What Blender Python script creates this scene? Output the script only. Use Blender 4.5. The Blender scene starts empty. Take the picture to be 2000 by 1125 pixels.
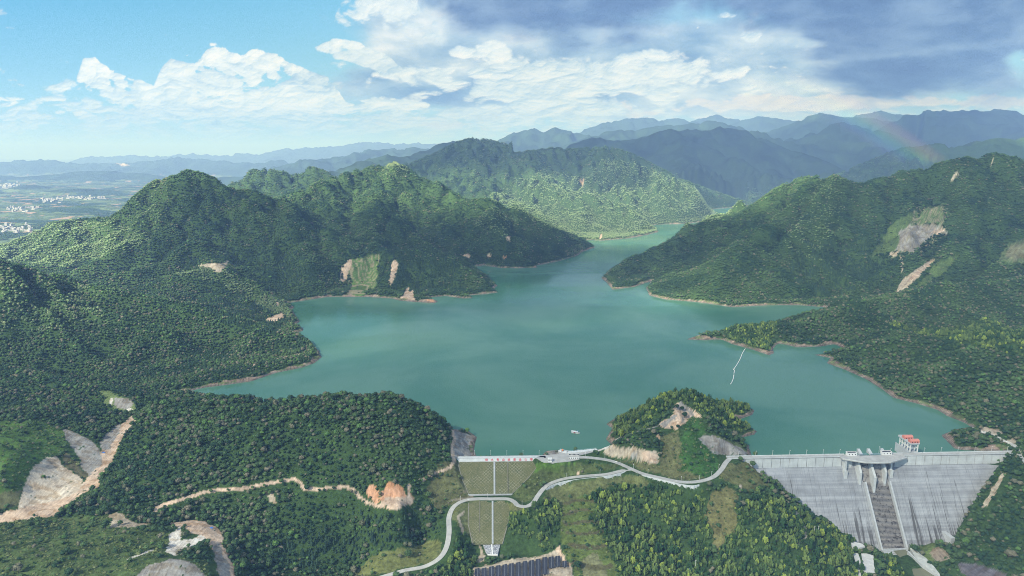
import bpy, bmesh, math, random
import numpy as np
from mathutils import Vector, Matrix, noise as mn
from mathutils.geometry import tessellate_polygon
random.seed(7); RS = np.random.RandomState(11)
R = math.radians
sc = bpy.context.scene
col = sc.collection
# ------------------------------------------------------------------ camera, sun, sky, exposure
CAMH, PITCH, FPX = 500.0, R(11.1), 1334.0
cam = bpy.data.objects.new('camera', bpy.data.cameras.new('camera')); col.objects.link(cam)
cam.location = (0, 0, CAMH); cam.rotation_euler = (R(90) - PITCH, 0, 0)
cam.data.sensor_width = 36; cam.data.lens = 36 * FPX / 2000
cam.data.clip_start = 1; cam.data.clip_end = 200000
sc.camera = cam
SUN_EL, SUN_AZ = R(38), R(222)        # azimuth clockwise from +Y: behind the camera, a little to its left
SUND = Vector((math.sin(SUN_AZ) * math.cos(SUN_EL), math.cos(SUN_AZ) * math.cos(SUN_EL), math.sin(SUN_EL)))
sun = bpy.data.objects.new('sun', bpy.data.lights.new('sun', 'SUN')); col.objects.link(sun)
sun.data.energy = 5.0; sun.data.angle = R(0.5); sun.data.color = (1.0, 0.95, 0.86)
sun.rotation_euler = (-SUND).to_track_quat('-Z', 'Y').to_euler()
sc.view_settings.view_transform = 'Standard'; sc.view_settings.look = 'None'
sc.view_settings.exposure = 1.2; sc.view_settings.gamma = 1
sc.cycles.max_bounces = 4; sc.cycles.diffuse_bounces = 2; sc.cycles.glossy_bounces = 2
sc.cycles.volume_bounces = 0; sc.cycles.transparent_max_bounces = 16
sc.cycles.use_denoising = True; sc.cycles.denoiser = 'OPENIMAGEDENOISE'; sc.cycles.denoising_input_passes = 'RGB_ALBEDO_NORMAL'; sc.cycles.denoising_prefilter = 'NONE'; sc.cycles.filter_width = 1.0
cp, sp = math.cos(PITCH), math.sin(PITCH)
def ray(u, v):                                   # direction through photo pixel (2000 x 1125)
    a, b = (u - 1000) / FPX, -(v - 562.5) / FPX
    return (a, cp + b * sp, -sp + b * cp)
def G(u, v, z=0.0):                              # where that ray meets height z
    d = ray(u, v); t = (z - CAMH) / d[2]
    return (d[0] * t, d[1] * t, z)
def D(u, v, y):                                  # the point on that ray at distance y
    d = ray(u, v); t = y / d[1]
    return (d[0] * t, y, CAMH + d[2] * t)
def proj(x, y, z):
    zc = y * cp - (z - CAMH) * sp
    yc = y * sp + (z - CAMH) * cp
    return 1000 + FPX * x / zc, 562.5 - FPX * yc / zc
def azel(u, v):
    d = ray(u, v)
    return math.degrees(math.atan2(d[0], d[1])), math.degrees(math.atan2(d[2], math.hypot(d[0], d[1])))

# tiny node language -------------------------------------------------------------------------
class NT:
    def __init__(s, tree): s.t = tree; s.n = tree.nodes; s.l = tree.links
    def new(s, kind, **kw):
        nd = s.n.new(kind)
        for k, v in kw.items(): setattr(nd, k, v)
        return nd
    def put(s, sock, v):
        if isinstance(v, bpy.types.NodeSocket): s.l.new(v, sock)
        elif v is not None: sock.default_value = v
    def m(s, op, a, b=None, c=None, clamp=False):
        nd = s.new('ShaderNodeMath', operation=op, use_clamp=clamp)
        for i, v in enumerate((a, b, c)): s.put(nd.inputs[i], v) if v is not None else None
        return nd.outputs[0]
    def add(s, a, b): return s.m('ADD', a, b)
    def sub(s, a, b): return s.m('SUBTRACT', a, b)
    def mul(s, a, b): return s.m('MULTIPLY', a, b)
    def mix(s, f, a, b, mode='MIX'):
        nd = s.new('ShaderNodeMix', data_type='RGBA', blend_type=mode)
        s.put(nd.inputs[0], f); s.put(nd.inputs[6], a); s.put(nd.inputs[7], b)
        return nd.outputs[2]
    def step(s, v, lo, hi, to0=0.0, to1=1.0):
        nd = s.new('ShaderNodeMapRange', interpolation_type='SMOOTHSTEP')
        s.put(nd.inputs[0], v); s.put(nd.inputs[1], lo); s.put(nd.inputs[2], hi); s.put(nd.inputs[3], to0); s.put(nd.inputs[4], to1)
        return nd.outputs[0]
    def vec(s, x, y, z):
        nd = s.new('ShaderNodeCombineXYZ'); s.put(nd.inputs[0], x); s.put(nd.inputs[1], y); s.put(nd.inputs[2], z); return nd.outputs[0]
    def noise(s, vec, scale, detail=6, rough=.55, dist=0, color=False):
        nd = s.new('ShaderNodeTexNoise'); s.put(nd.inputs['Vector'], vec); s.put(nd.inputs['Scale'], scale)
        nd.inputs['Detail'].default_value = detail; nd.inputs['Roughness'].default_value = rough; nd.inputs['Distortion'].default_value = dist
        return nd.outputs[1 if color else 0]
    def voro(s, vec, scale, feature='F1', out='Distance', smooth=None):
        nd = s.new('ShaderNodeTexVoronoi', feature=feature); s.put(nd.inputs['Vector'], vec); s.put(nd.inputs['Scale'], scale)
        if smooth is not None: nd.inputs['Smoothness'].default_value = smooth
        return nd.outputs[out]

# world: Nishita sky with cloud banks laid out by azimuth and elevation ---------------------------
world = bpy.data.worlds.new('World'); sc.world = world; world.use_nodes = True
w = NT(world.node_tree); w.n.clear()
tc = w.new('ShaderNodeTexCoord'); sep = w.new('ShaderNodeSeparateXYZ'); w.l.new(tc.outputs['Generated'], sep.inputs[0])
X, Y, Z = sep.outputs
az = w.mul(w.m('ARCTAN2', X, Y), 57.29578)
az_abs = w.m('ABSOLUTE', az)
sky = w.new('ShaderNodeTexSky', sky_type='NISHITA', sun_disc=False)
sky.sun_elevation = SUN_EL; sky.sun_rotation = SUN_AZ; sky.altitude = 400; sky.air_density = 1.0; sky.dust_density = 0.6; sky.ozone_density = 2.0
cloudy = w.step(az_abs, 30.0, 70.0, .55, .62)
final = w.mix(cloudy, w.mix(1.0, sky.outputs[0], (.85, 1.0, 1.06, 1), 'MULTIPLY'), (2.0, 2.55, 3.2, 1))
bg = w.new('ShaderNodeBackground'); bg.inputs[1].default_value = 0.10; w.l.new(final, bg.inputs[0])
wo = w.new('ShaderNodeOutputWorld'); w.l.new(bg.outputs[0], wo.inputs[0])
# ------------------------------------------------------------------ numpy noise
_P = np.random.RandomState(3).permutation(4096); _G = np.random.RandomState(5).rand(4096) * 2 * np.pi
_GX, _GY = np.cos(_G), np.sin(_G)
def gn(x, y, seed=0):                            # gradient noise, about -1..1
    xi = np.floor(x).astype(np.int64); yi = np.floor(y).astype(np.int64); xf = x - xi; yf = y - yi
    uu = xf * xf * xf * (xf * (xf * 6 - 15) + 10); vv = yf * yf * yf * (yf * (yf * 6 - 15) + 10)
    def h(a, b):
        k = _P[(_P[(a + seed * 131) & 4095] + b) & 4095]
        return k
    def g(a, b, dx, dy):
        k = h(a, b); return _GX[k] * dx + _GY[k] * dy
    n00 = g(xi, yi, xf, yf); n10 = g(xi + 1, yi, xf - 1, yf); n01 = g(xi, yi + 1, xf, yf - 1); n11 = g(xi + 1, yi + 1, xf - 1, yf - 1)
    a = n00 + (n10 - n00) * uu; b = n01 + (n11 - n01) * uu
    return (a + (b - a) * vv) * 1.5
def fbm(x, y, o=5, rough=.5, seed=0):
    s = 0; a = 1; t = 0
    for i in range(o):
        s = s + a * gn(x, y, seed + i); t += a; a *= rough; x = x * 2.03 + 7.7; y = y * 2.03 + 3.1
    return s / t
def billow(x, y, o=6, rough=.5, seed=0):
    s = 0; a = 1; t = 0
    for i in range(o):
        s = s + a * (1.9 * np.abs(gn(x, y, seed + i))); t += a; a *= rough; x = x * 2.07 + 1.7; y = y * 2.07 + 9.1
    return s / t
def sst(x, a, b):
    t = np.clip((x - a) / (b - a), 0, 1); return t * t * (3 - 2 * t)
# ------------------------------------------------------------------ sky backdrop: clouds computed over azimuth and elevation
SKYGAIN = 1.10 * 2 ** -1.2
def lin(r, g, b):
    c = np.array([r, g, b]) / 255.0
    return np.where(c <= .04045, c / 12.92, ((c + .055) / 1.055) ** 2.4)
def cloud_sky(AZ, EL):
    ca = np.cos(np.radians(EL)); dx = np.sin(np.radians(AZ)) * ca; dy = np.cos(np.radians(AZ)) * ca; dz = np.sin(np.radians(EL))
    zc = dy * cp - dz * sp; yc = dy * sp + dz * cp
    zc = np.maximum(zc, .05)
    U = 1000 + FPX * dx / zc; V = 562.5 - FPX * yc / zc
    def blob(u, v, ru, rv, a=1.0, rot=0.0, p=1.0):
        c, s = math.cos(R(rot)), math.sin(R(rot)); x = U - u; y = V - v
        q = ((x * c + y * s) / ru) ** 2 + ((y * c - x * s) / rv) ** 2
        return a * np.exp(-q ** p)
    def band(top, bot, st=14.0, sb=26.0):          # 1 between two hand-set outlines
        tp = np.interp(U, [q[0] for q in top], [q[1] for q in top]); bt = np.interp(U, [q[0] for q in bot], [q[1] for q in bot])
        return sst((V - tp) / st, -1, 1) * sst((bt - V) / sb, -1, 1)
    def over(base, colr, a): return base * (1 - a[..., None]) + colr * a[..., None]
    def cl(t, stops):
        t = np.clip(t, 0, 1); out = np.zeros(t.shape + (3,)); ps = [s[0] for s in stops]; cs = np.array([lin(*s[1]) for s in stops])
        for i in range(3): out[..., i] = np.interp(t, ps, cs[:, i])
        return out
    # clear air
    c = cl(np.clip(V / 300, -.6, 1) * .6 + .4 * sst(U, -300, 1300) , [(0, (96, 182, 232)), (.35, (132, 200, 238)), (.6, (160, 216, 240)), (1, (178, 217, 240))])
    LX, LY = -.55, -.83
    def shade(H, k, sx, sy):       # brightness of a relief lit from upper left
        gx = np.gradient(H, axis=1) / np.maximum(np.gradient(U, axis=1), .2); gy = np.gradient(H, axis=0) / np.gradient(V, axis=0)
        return (gx * LX * sx + gy * LY * sy) * k
    # warped coordinates; perspective squeezes clouds towards the horizon
    sq = np.log(np.maximum(EL, 0) + 5.0) * 400
    wx = fbm(U / 150, sq / 120, 4, .55, 21) * 26; wy = fbm(U / 150 + 9, sq / 120, 4, .55, 31) * 18
    x = U + wx; y = sq + wy
    def layer(c, cov, fx, fy, seed, stops, tone, op=1.0, edge=.20, k=26, amp=.8, rough=.5, bamp=.55, con=.34):
        B = billow(x / fx, y / fy, 7, rough, seed); F = fbm(x / (fx * 1.6), y / (fy * 1.5), 6, .5, seed + 40)
        Bs = billow(x / fx, y / fy, 4, .42, seed)
        H = cov + amp * F + bamp * (B - .35)
        a = sst(H, .30, .30 + edge) * op
        Hs = .25 * amp * F + .88 * bamp * Bs + .07 * bamp * B + .5 * np.sqrt(np.maximum(H - .25, 0) + .01)
        s = shade(Hs, k, 1.0, 1.0)
        t = tone + con * np.tanh(s) + .26 * (B - .45)
        return over(c, cl(t, stops), a)
    WH = [(0, (132, 172, 208)), (.3, (170, 202, 228)), (.55, (208, 228, 242)), (.8, (238, 247, 252)), (1, (255, 255, 255))]
    GR = [(0, (104, 140, 184)), (.3, (138, 172, 206)), (.55, (176, 201, 225)), (.8, (214, 228, 240)), (1, (244, 247, 251))]
    # thin small far clouds above the horizon
    cov = .02 - .26 * sst(-V, -170, -60) + blob(300, 228, 460, 46, .50) + blob(900, 250, 500, 30, .40) + blob(1500, 215, 700, 26, .35) + blob(1100, 220, 500, 30, .2)
    c = layer(c, cov, 50, 34, 3, WH, .60 + blob(1500, 225, 400, 25, .16) + blob(870, 245, 120, 20, .25), op=.9, edge=.34, k=12)
    # soft veil behind the broken clouds
    cov = blob(1050, 140, 420, 90, 1.0, 0, 1.6) + blob(1500, 130, 420, 100, 1.0, 0, 1.6) + blob(860, 40, 190, 70, .9, 0, 1.5) + blob(330, 215, 330, 34, .35) - blob(1075, 108, 30, 9, .6, 22)
    F = fbm(x / 210, y / 120, 6, .52, 201)
    a = sst(cov + .5 * F, .25, .70) * .93
    t = .58 + .62 * fbm(x / 120, y / 62, 7, .55, 211) + blob(800, 60, 130, 46, .22) - blob(830, 190, 150, 26, .45) - blob(1060, 150, 130, 24, .15) - blob(1230, 110, 170, 34, .20) + blob(1450, 170, 160, 30, .16)
    c = over(c, cl(t, GR), a)
    # creamy bank low on the right
    cov = -.3 + blob(1520, 205, 210, 17, .95) + blob(1270, 222, 60, 12, .85) + blob(1850, 198, 400, 15, 1.0) + blob(880, 246, 100, 17, .8) + blob(690, 252, 60, 12, .5)
    c = layer(c, cov, 60, 40, 91, [(0, (172, 196, 220)), (.4, (214, 222, 232)), (.75, (240, 234, 230)), (1, (255, 248, 242))], .70, op=.95, edge=.3, k=8)
    # main cumulus bank on the left
    cov = -.52 + 1.15 * band([(120, 230), (150, 150), (162, 112), (185, 108), (215, 135), (262, 148), (300, 168), (312, 135), (335, 116), (380, 120), (408, 100), (440, 96), (470, 108), (490, 96), (525, 100), (560, 116), (600, 136), (640, 146), (668, 190), (700, 240)],
        [(120, 150), (170, 176), (240, 206), (330, 226), (480, 222), (560, 232), (650, 226), (700, 190)], 9, 20) + blob(-20, 195, 90, 15, 1.0) + blob(230, 236, 300, 16, .45) + blob(90, 262, 160, 14, .5) + blob(190, 215, 110, 22, .4) + blob(735, 205, 110, 24, .75) + blob(60, 225, 70, 12, .5) + blob(880, 238, 80, 14, .5)
    tn = .66 + .20 * fbm(x / 60 + 5, y / 40, 4, .5, 301)
    c = layer(c, cov, 64, 50, 7, WH, tn + blob(520, 200, 170, 22, .20) + blob(480, 108, 80, 16, .25) + blob(200, 130, 60, 18, .2) - blob(430, 240, 330, 16, .5) - blob(610, 165, 60, 26, .18) - blob(300, 205, 90, 14, .12), edge=.16, k=12, amp=.9, bamp=.8, con=.27)
    # brighter broken heads in the middle
    cov = -.46 + blob(1000, 170, 330, 76, .80, 0, 1.6) + blob(1380, 150, 420, 60, .66, 0, 1.5) + blob(1080, 225, 260, 22, .5)
    c = layer(c, cov, 84, 52, 15, WH, .66 + blob(1420, 150, 200, 40, .1), op=.95, edge=.26, k=13, con=.34)
    cov = -.62 + 1.2 * band([(590, 110), (604, 90), (650, 74), (700, 80), (750, 100), (785, 130), (800, 170)], [(590, 80), (620, 108), (690, 132), (760, 150), (800, 140)], 9, 18) \
        + 1.0 * band([(640, 90), (655, 20), (668, -10), (700, -40), (860, -40), (880, 60), (900, 120)], [(640, 40), (680, 62), (760, 80), (860, 88), (900, 60)], 12, 24) + blob(550, 40, 40, 9, .8, 10) + blob(950, 104, 110, 24, .8)
    c = layer(c, cov, 78, 60, 57, WH, .72 - blob(760, 150, 120, 22, .35) - blob(850, 40, 70, 40, .2), op=.95, edge=.22, k=13, con=.28)
    # dark soft deck at the upper right
    D_ = fbm(x / 200, y / 90, 6, .55, 63); D2 = fbm(x / 90, y / 46, 5, .55, 67)
    low = np.interp(U, [700, 820, 880, 930, 1010, 1110, 1200, 1300, 1380, 1440, 1500, 1560, 1600, 1650, 1700, 1800, 1900, 1960, 2020, 2200], [-60, -20, 38, 62, 72, 74, 66, 50, 14, 40, 66, 92, 140, 180, 203, 192, 184, 186, 182, 180])
    cov = (low - V) / 42.0 + 1.0 * D_ * 1.3 + D2 * .5 - blob(1990, 112, 30, 34, 2.0) - 1.2 * blob(1800, 100, 200, 9, 1, -7) + .3 * fbm(x / 330, y / 200, 3, .5, 69) - 1.5 * blob(1560, 84, 60, 10) + 0 * U
    a = sst(cov, -.9, .9)
    t = .32 + .60 * fbm(x / 170 + 3, y / 66, 6, .52, 71) + .10 * sst(V, -60, 190) + .42 * (1 - a) - blob(1150, 50, 240, 22, .22) - blob(1700, 150, 200, 44, .20) - blob(1500, 20, 300, 30, .08) + blob(1800, 100, 160, 10, .22, -6) + blob(1700, 60, 300, 14, .05)
    c = over(c, cl(t, [(0, (80, 107, 150)), (.3, (100, 131, 174)), (.55, (132, 161, 199)), (1, (184, 206, 231))]), a * .98)
    # crisp bright tatters over the dark deck
    cov = -.5 + blob(1420, 30, 26, 9, 1.0) + blob(1470, 78, 34, 22, .9, 40) + blob(1540, 88, 28, 11, .7) + blob(1995, 100, 24, 36, .8)
    c = layer(c, cov, 60, 40, 77, WH, .5 + 0 * U, op=.85, edge=.3, k=14)
    # air: everything pales towards the horizon, more on the left
    hz = sst(V, 175, 300) * (.35 + .5 * sst(-U, -1300, -500))
    c = over(c, lin(152, 194, 238) * .92, np.clip(hz * .9, 0, .8))
    # beyond the picture: even broken grey cloud
    return c * SKYGAIN
# ------------------------------------------------------------------ terrain: shoreline, ridges, control points
SHORE_PX = [(1055,893),(960,893),(932,893),(926,880),(931,853),(914,841),(880,838),(820,828),(760,822),(650,815),(560,812),(480,796),(420,778),(380,768),(352,768),
 (400,757),(440,752),(490,745),(540,728),(590,718),(615,709),(628,697),(622,686),(606,668),(592,656),(578,651),(592,646),(592,640),(576,636),(586,628),(576,614),(570,604),(576,600),(562,592),(600,586),(640,580),(680,580),(720,580),(765,583),(780,587),(812,590),(850,592),(856,588),(838,584),(825,582),
 (870,578),(905,583),(924,582),(916,577),(950,574),(974,571),(962,566),(972,558),(958,545),(938,530),(925,521),(945,518),(975,523),(1010,524),(1050,523),(1046,519),(1090,510),(1128,499),(1136,492),(1162,483),(1150,476),(1140,468),(1175,470),(1230,465),(1262,459),(1287,453),(1280,445),(1270,440),(1300,438),(1335,437),(1375,433),(1402,428),(1398,416),(1390,409),(1405,407),(1440,405),(1472,402),(1480,399),(1500,397),
 (1520,399),(1490,410),(1450,428),(1420,440),(1400,448),(1370,462),(1320,484),(1262,502),(1222,512),(1192,528),(1174,543),(1185,552),(1196,566),(1240,560),(1272,549),(1262,562),(1268,577),(1300,585),(1340,588),(1370,591),(1430,600),(1500,596),(1560,596),(1612,600),(1622,606),(1560,622),(1500,634),(1440,645),(1400,653),(1372,652),(1340,663),(1370,664),(1410,663),(1430,672),(1470,683),(1502,694),(1512,690),(1510,680),(1520,670),(1555,678),(1602,677),(1630,672),
 (1650,682),(1625,689),(1588,693),(1622,699),(1614,709),(1650,722),(1690,740),(1722,760),(1745,777),(1790,788),(1830,800),(1852,813),(1885,826),(1898,834),(1868,838),(1838,850),(1852,864),(1864,876),(1880,879),(1900,880),
 (1970,882),(1985,884),(1800,886),(1620,891),(1470,893),(1466,883),(1462,870),(1440,857),(1474,848),(1477,842),(1455,834),(1436,822),(1470,810),(1474,801),(1450,793),(1400,786),(1330,784),(1270,794),(1215,808),(1184,828),(1196,836),(1184,858),(1196,870),(1160,882),(1105,881),(1098,890),(1090,879),(1066,881)]
SHORE = np.array([G(u, v)[:2] for u, v in SHORE_PX])
def seg_dist(px, py, poly, closed=True):
    best = np.full(px.shape, 1e18)
    n = len(poly)
    for i in range(n if closed else n - 1):
        ax, ay = poly[i][:2]; bx, by = poly[(i + 1) % n][:2]
        dx, dy = bx - ax, by - ay; L = dx * dx + dy * dy + 1e-9
        t = np.clip(((px - ax) * dx + (py - ay) * dy) / L, 0, 1)
        best = np.minimum(best, (px - ax - t * dx) ** 2 + (py - ay - t * dy) ** 2)
    return np.sqrt(best)
def inside(px, py, poly):
    c = np.zeros(px.shape, bool); n = len(poly)
    for i in range(n):
        ax, ay = poly[i][:2]; bx, by = poly[(i + 1) % n][:2]
        if ay == by: continue
        c ^= ((ay > py) != (by > py)) & (px < (bx - ax) * (py - ay) / (by - ay) + ax)
    return c
# dams: both run almost across the view
CREST = 12.0
GL, GR_ = np.array(G(1418, 892, CREST)), np.array(G(1990, 881.5, CREST))
gdir = (GR_ - GL) / np.linalg.norm(GR_ - GL); gn_ = np.array([gdir[1], -gdir[0], 0.0])      # towards the viewer, downstream
GY0 = GL[1]
def dam_face(u, v, back=8.0, top=-5.0, batter=.75):   # pixel -> point on the sloping downstream face
    d = np.array(ray(u, v)); o = np.array([0, 0, CAMH]); p0 = GL + gn_ * back; p0[2] = top
    n = gn_ + np.array([0, 0, batter]); n = n / np.linalg.norm(n)
    t = np.dot(p0 - o, n) / np.dot(d, n); q = o + d * t
    return tuple(q)
EL_, ER_ = np.array(G(893, 893, CREST)), np.array(G(1062, 891, CREST))
# ---- ridges: (u, v, distance) silhouettes; side slope; spur spacing; base
RIDGES = [
 (.55, 190, 2, [(-260,470,1750),(-60,492,1750),(20,512,1800),(130,545,1860),(300,580,1860),(430,604,1830),(520,634,1790),(585,664,1730),(622,690,1650)]),
 (.5, 150, 2, [(-160,700,1500),(0,714,1450),(100,738,1400),(200,757,1350),(290,772,1300)]),
 (.5, 170, 2, [(150,575,2150),(260,560,2250),(330,540,2320),(430,519,2420),(480,545,2380),(520,575,2300),(560,596,2220)]),
 (.5, 260, 2, [(430,519,2420),(400,490,2560),(385,450,2760),(375,400,2920),(365,333,3050)]),
 (.62, 300, 2, [(-260,500,2900),(-100,480,2900),(0,472,2950),(60,452,2980),(100,434,3000),(150,428,3020),(215,424,3060),(236,410,3070),(262,382,3070),(300,352,3070),(335,345,3060),(365,332,3050),(390,336,3050),(430,350,3080),(480,362,3120),(540,388,3180),(565,377,3350),(600,363,3500),(640,348,3650),(700,327,3850),(730,320,3900),(765,310,3950),(800,330,3900),(850,350,3800),(890,378,3650),(930,385,3600),(965,388,3560),(1010,405,3500),(1060,432,3500),(1110,452,3560),(1150,473,3700)]),
 (.6, 260, 2, [(765,310,3950),(745,350,3700),(730,400,3350),(725,450,3050),(735,487,2800),(790,490,2750),(850,497,2700),(905,520,2620),(945,547,2540),(966,566,2480)]),
 (.6, 280, 2, [(965,388,3560),(960,420,3300),(965,460,3150),(1000,490,3080),(1040,512,3020)]),
 (.6, 260, 2, [(540,388,3180),(580,440,2850),(600,490,2650),(610,540,2480)]),
 (.55, 300, 1, [(470,355,4600),(500,343,4600),(545,335,4600),(580,333,4600),(600,337,4600),(622,346,4600),(640,360,4600)]),
 # right mountain
 (.62, 240, 2, [(1178,541,2780),(1215,506,2880),(1262,488,2950),(1345,457,3020),(1370,432,3060),(1404,424,3090),(1430,420,3110),(1480,393,3150),(1510,370,3180),(1560,346,3200),(1590,338,3200),(1625,337,3200),(1655,352,3200),(1690,352,3180),(1720,340,3160),(1760,332,3130),(1800,325,3100),(1850,314,3060),(1900,303,3020),(1940,299,3000),(1975,304,3000),(2060,330,3000),(2200,360,3000)]),
 (.62, 200, 2, [(1625,337,3200),(1600,400,2900),(1560,450,2700),(1500,500,2560),(1440,540,2450),(1400,575,2380)]),
 (.62, 200, 2, [(1404,424,3090),(1390,470,2850),(1370,520,2650),(1340,565,2480)]),
 (.62, 200, 2, [(1720,340,3160),(1700,400,2880),(1680,460,2680),(1690,520,2500),(1680,570,2330)]),
 (.62, 200, 2, [(1900,303,3020),(1890,370,2800),(1900,440,2600),(1870,500,2450),(1850,530,2380)]),
 (.6, 200, 2, [(2060,330,3000),(2040,420,2650),(2020,480,2450),(1960,520,2300)]),
 (.5, 150, 2, [(1395,652,1860),(1440,632,1850),(1500,632,1840),(1550,632,1850),(1600,612,1900),(1660,590,1960),(1720,578,2020),(1780,562,2080),(1850,548,2120),(1920,548,2150),(2000,540,2180),(2120,520,2200),(2300,500,2250)]),
 (.5, 150, 2, [(1660,680,1640),(1740,660,1640),(1820,664,1600),(1880,655,1560),(1940,646,1530),(2000,640,1500),(2150,610,1500)]),
 (.5, 130, 2, [(1760,750,1430),(1850,735,1380),(1930,730,1330),(2000,720,1300),(2150,690,1300)]),
 # mountain in the middle distance
 (.55, 420, 2, [(795,322,6000),(850,300,6200),(885,280,6400),(925,268,6500),(960,275,6450),(985,280,6400),(1015,273,6400),(1060,276,6400),(1100,292,6400),(1135,290,6400),(1165,284,6400),(1210,290,6400),(1260,312,6500),(1330,350,6600),(1400,376,6700),(1465,396,6850)]),
 (.5, 300, 2, [(1015,273,6400),(1030,320,5900),(1060,350,5500),(1120,375,5100),(1180,392,4850),(1230,410,4650),(1275,438,4650)]),
 (.5, 300, 2, [(1165,284,6400),(1185,312,6000),(1240,325,5800),(1310,355,5500),(1360,385,5350),(1395,412,5300)]),
 (.5, 300, 1, [(925,268,6500),(910,330,5800),(950,385,5000),(1010,398,4600),(1060,420,4350),(1120,452,4250)]),
 # blue mountain behind, and its neighbours
 (.50, 800, 2, [(1000,300,9300),(1100,287,9300),(1150,271,9300),(1190,268,9300),(1230,275,9300),(1262,268,9300),(1292,255,9300),(1330,249,9300),(1370,252,9300),(1400,246,9300),(1440,246,9300),(1475,262,9200),(1520,285,9000),(1570,300,8800),(1620,318,8600),(1660,340,8300)]),
 (.50, 700, 1, [(1430,262,10800),(1462,254,10800),(1500,268,10600),(1550,280,10400),(1610,290,10200),(1650,310,10000)]),
 (.45, 500, 1, [(1470,392,7400),(1500,365,7600),(1540,350,7700),(1580,345,7800),(1650,330,8000)]),
 (.45, 600, 2, [(1600,355,6900),(1660,330,6900),(1720,305,6900),(1760,290,6900),(1820,282,6900),(1870,282,6900),(1930,273,6900),(2000,264,6900),(2120,262,6900)]),
]
FAR = [
 (.42, 1200, 1, [(940,290,14500),(975,275,14500),(1005,258,14500),(1035,247,14500),(1060,256,14500),(1085,250,14500),(1105,254,14500),(1130,262,14500),(1170,268,14500)]),
 (.42, 1300, 1, [(1120,280,13000),(1160,262,13000),(1200,255,13000),(1245,252,13000),(1300,246,13000),(1340,240,13000),(1375,238,13000),(1400,236,13000),(1440,250,13000)]),
 (.42, 1500, 1, [(1150,250,18500),(1185,238,18500),(1225,232,18500),(1262,229,18500),(1290,236,18500),(1325,231,18500),(1350,238,18500),(1378,230,19500),(1398,223,19500),(1418,232,19500),(1450,234,18500),(1482,228,18500),(1530,234,18500),(1570,238,18500)]),
 (.42, 1300, 1, [(1480,262,14500),(1540,245,14500),(1575,226,14500),(1602,221,14500),(1640,229,14500),(1700,232,14500),(1760,240,14500)]),
 (.42, 900, 1, [(1590,268,11000),(1620,245,11000),(1650,238,11000),(1690,246,11000),(1740,262,11000),(1800,280,11000)]),
 (.42, 1300, 1, [(1655,230,16500),(1690,220,16500),(1722,215,16500),(1756,222,16500),(1800,228,16500)]),
 (.42, 1200, 2, [(1700,262,12500),(1740,240,12500),(1770,222,12500),(1795,212,12500),(1830,213,12500),(1880,212,12500),(1930,211,12500),(1960,216,12500),(2000,217,12500),(2150,214,12500)]),
 (.35, 900, 1, [(650,335,8200),(720,318,8500),(790,302,9000),(850,290,9300),(900,274,9500),(960,280,9800)]),
 (.30, 1500, 1, [(180,306,30000),(350,303,30000),(500,301,29000),(560,290,29000),(605,286,29000),(660,284,29000),(700,278,29000),(735,279,29000),(790,280,29000),(870,279,29000),(960,284,29000)]),
 (.30, 1300, 1, [(560,318,13500),(640,312,14000),(700,300,14500),(745,291,15000),(790,289,15000),(840,292,15000)]),
 (.28, 900, 1, [(-250,320,20500),(-100,318,20500),(0,318,20500),(45,315,20500),(85,312,20500),(120,318,20500),(160,319,20500),(240,318,20500),(300,313,20500),(345,308,20500),(370,307,20500),(410,314,20500),(470,320,19000),(540,316,18500),(600,320,18000)]),
 (.22, 700, 1, [(-250,340,14500),(-80,336,14500),(40,346,14500),(120,338,15000),(200,333,15000),(280,340,15000),(330,345,14500)]),
 (.24, 700, 1, [(400,350,12500),(470,343,12500),(560,338,12500),(620,336,12500),(700,338,12000)]),
 (.25, 500, 1, [(28,371,10800),(45,361,10800),(62,360,10800),(85,371,10800)]),
 (.15, 500, 1, [(95,372,10000),(160,367,10000),(230,372,10000)]),
 (.12, 400, 1, [(120,404,7000),(170,401,7000),(215,404,7000)]),
]
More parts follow.
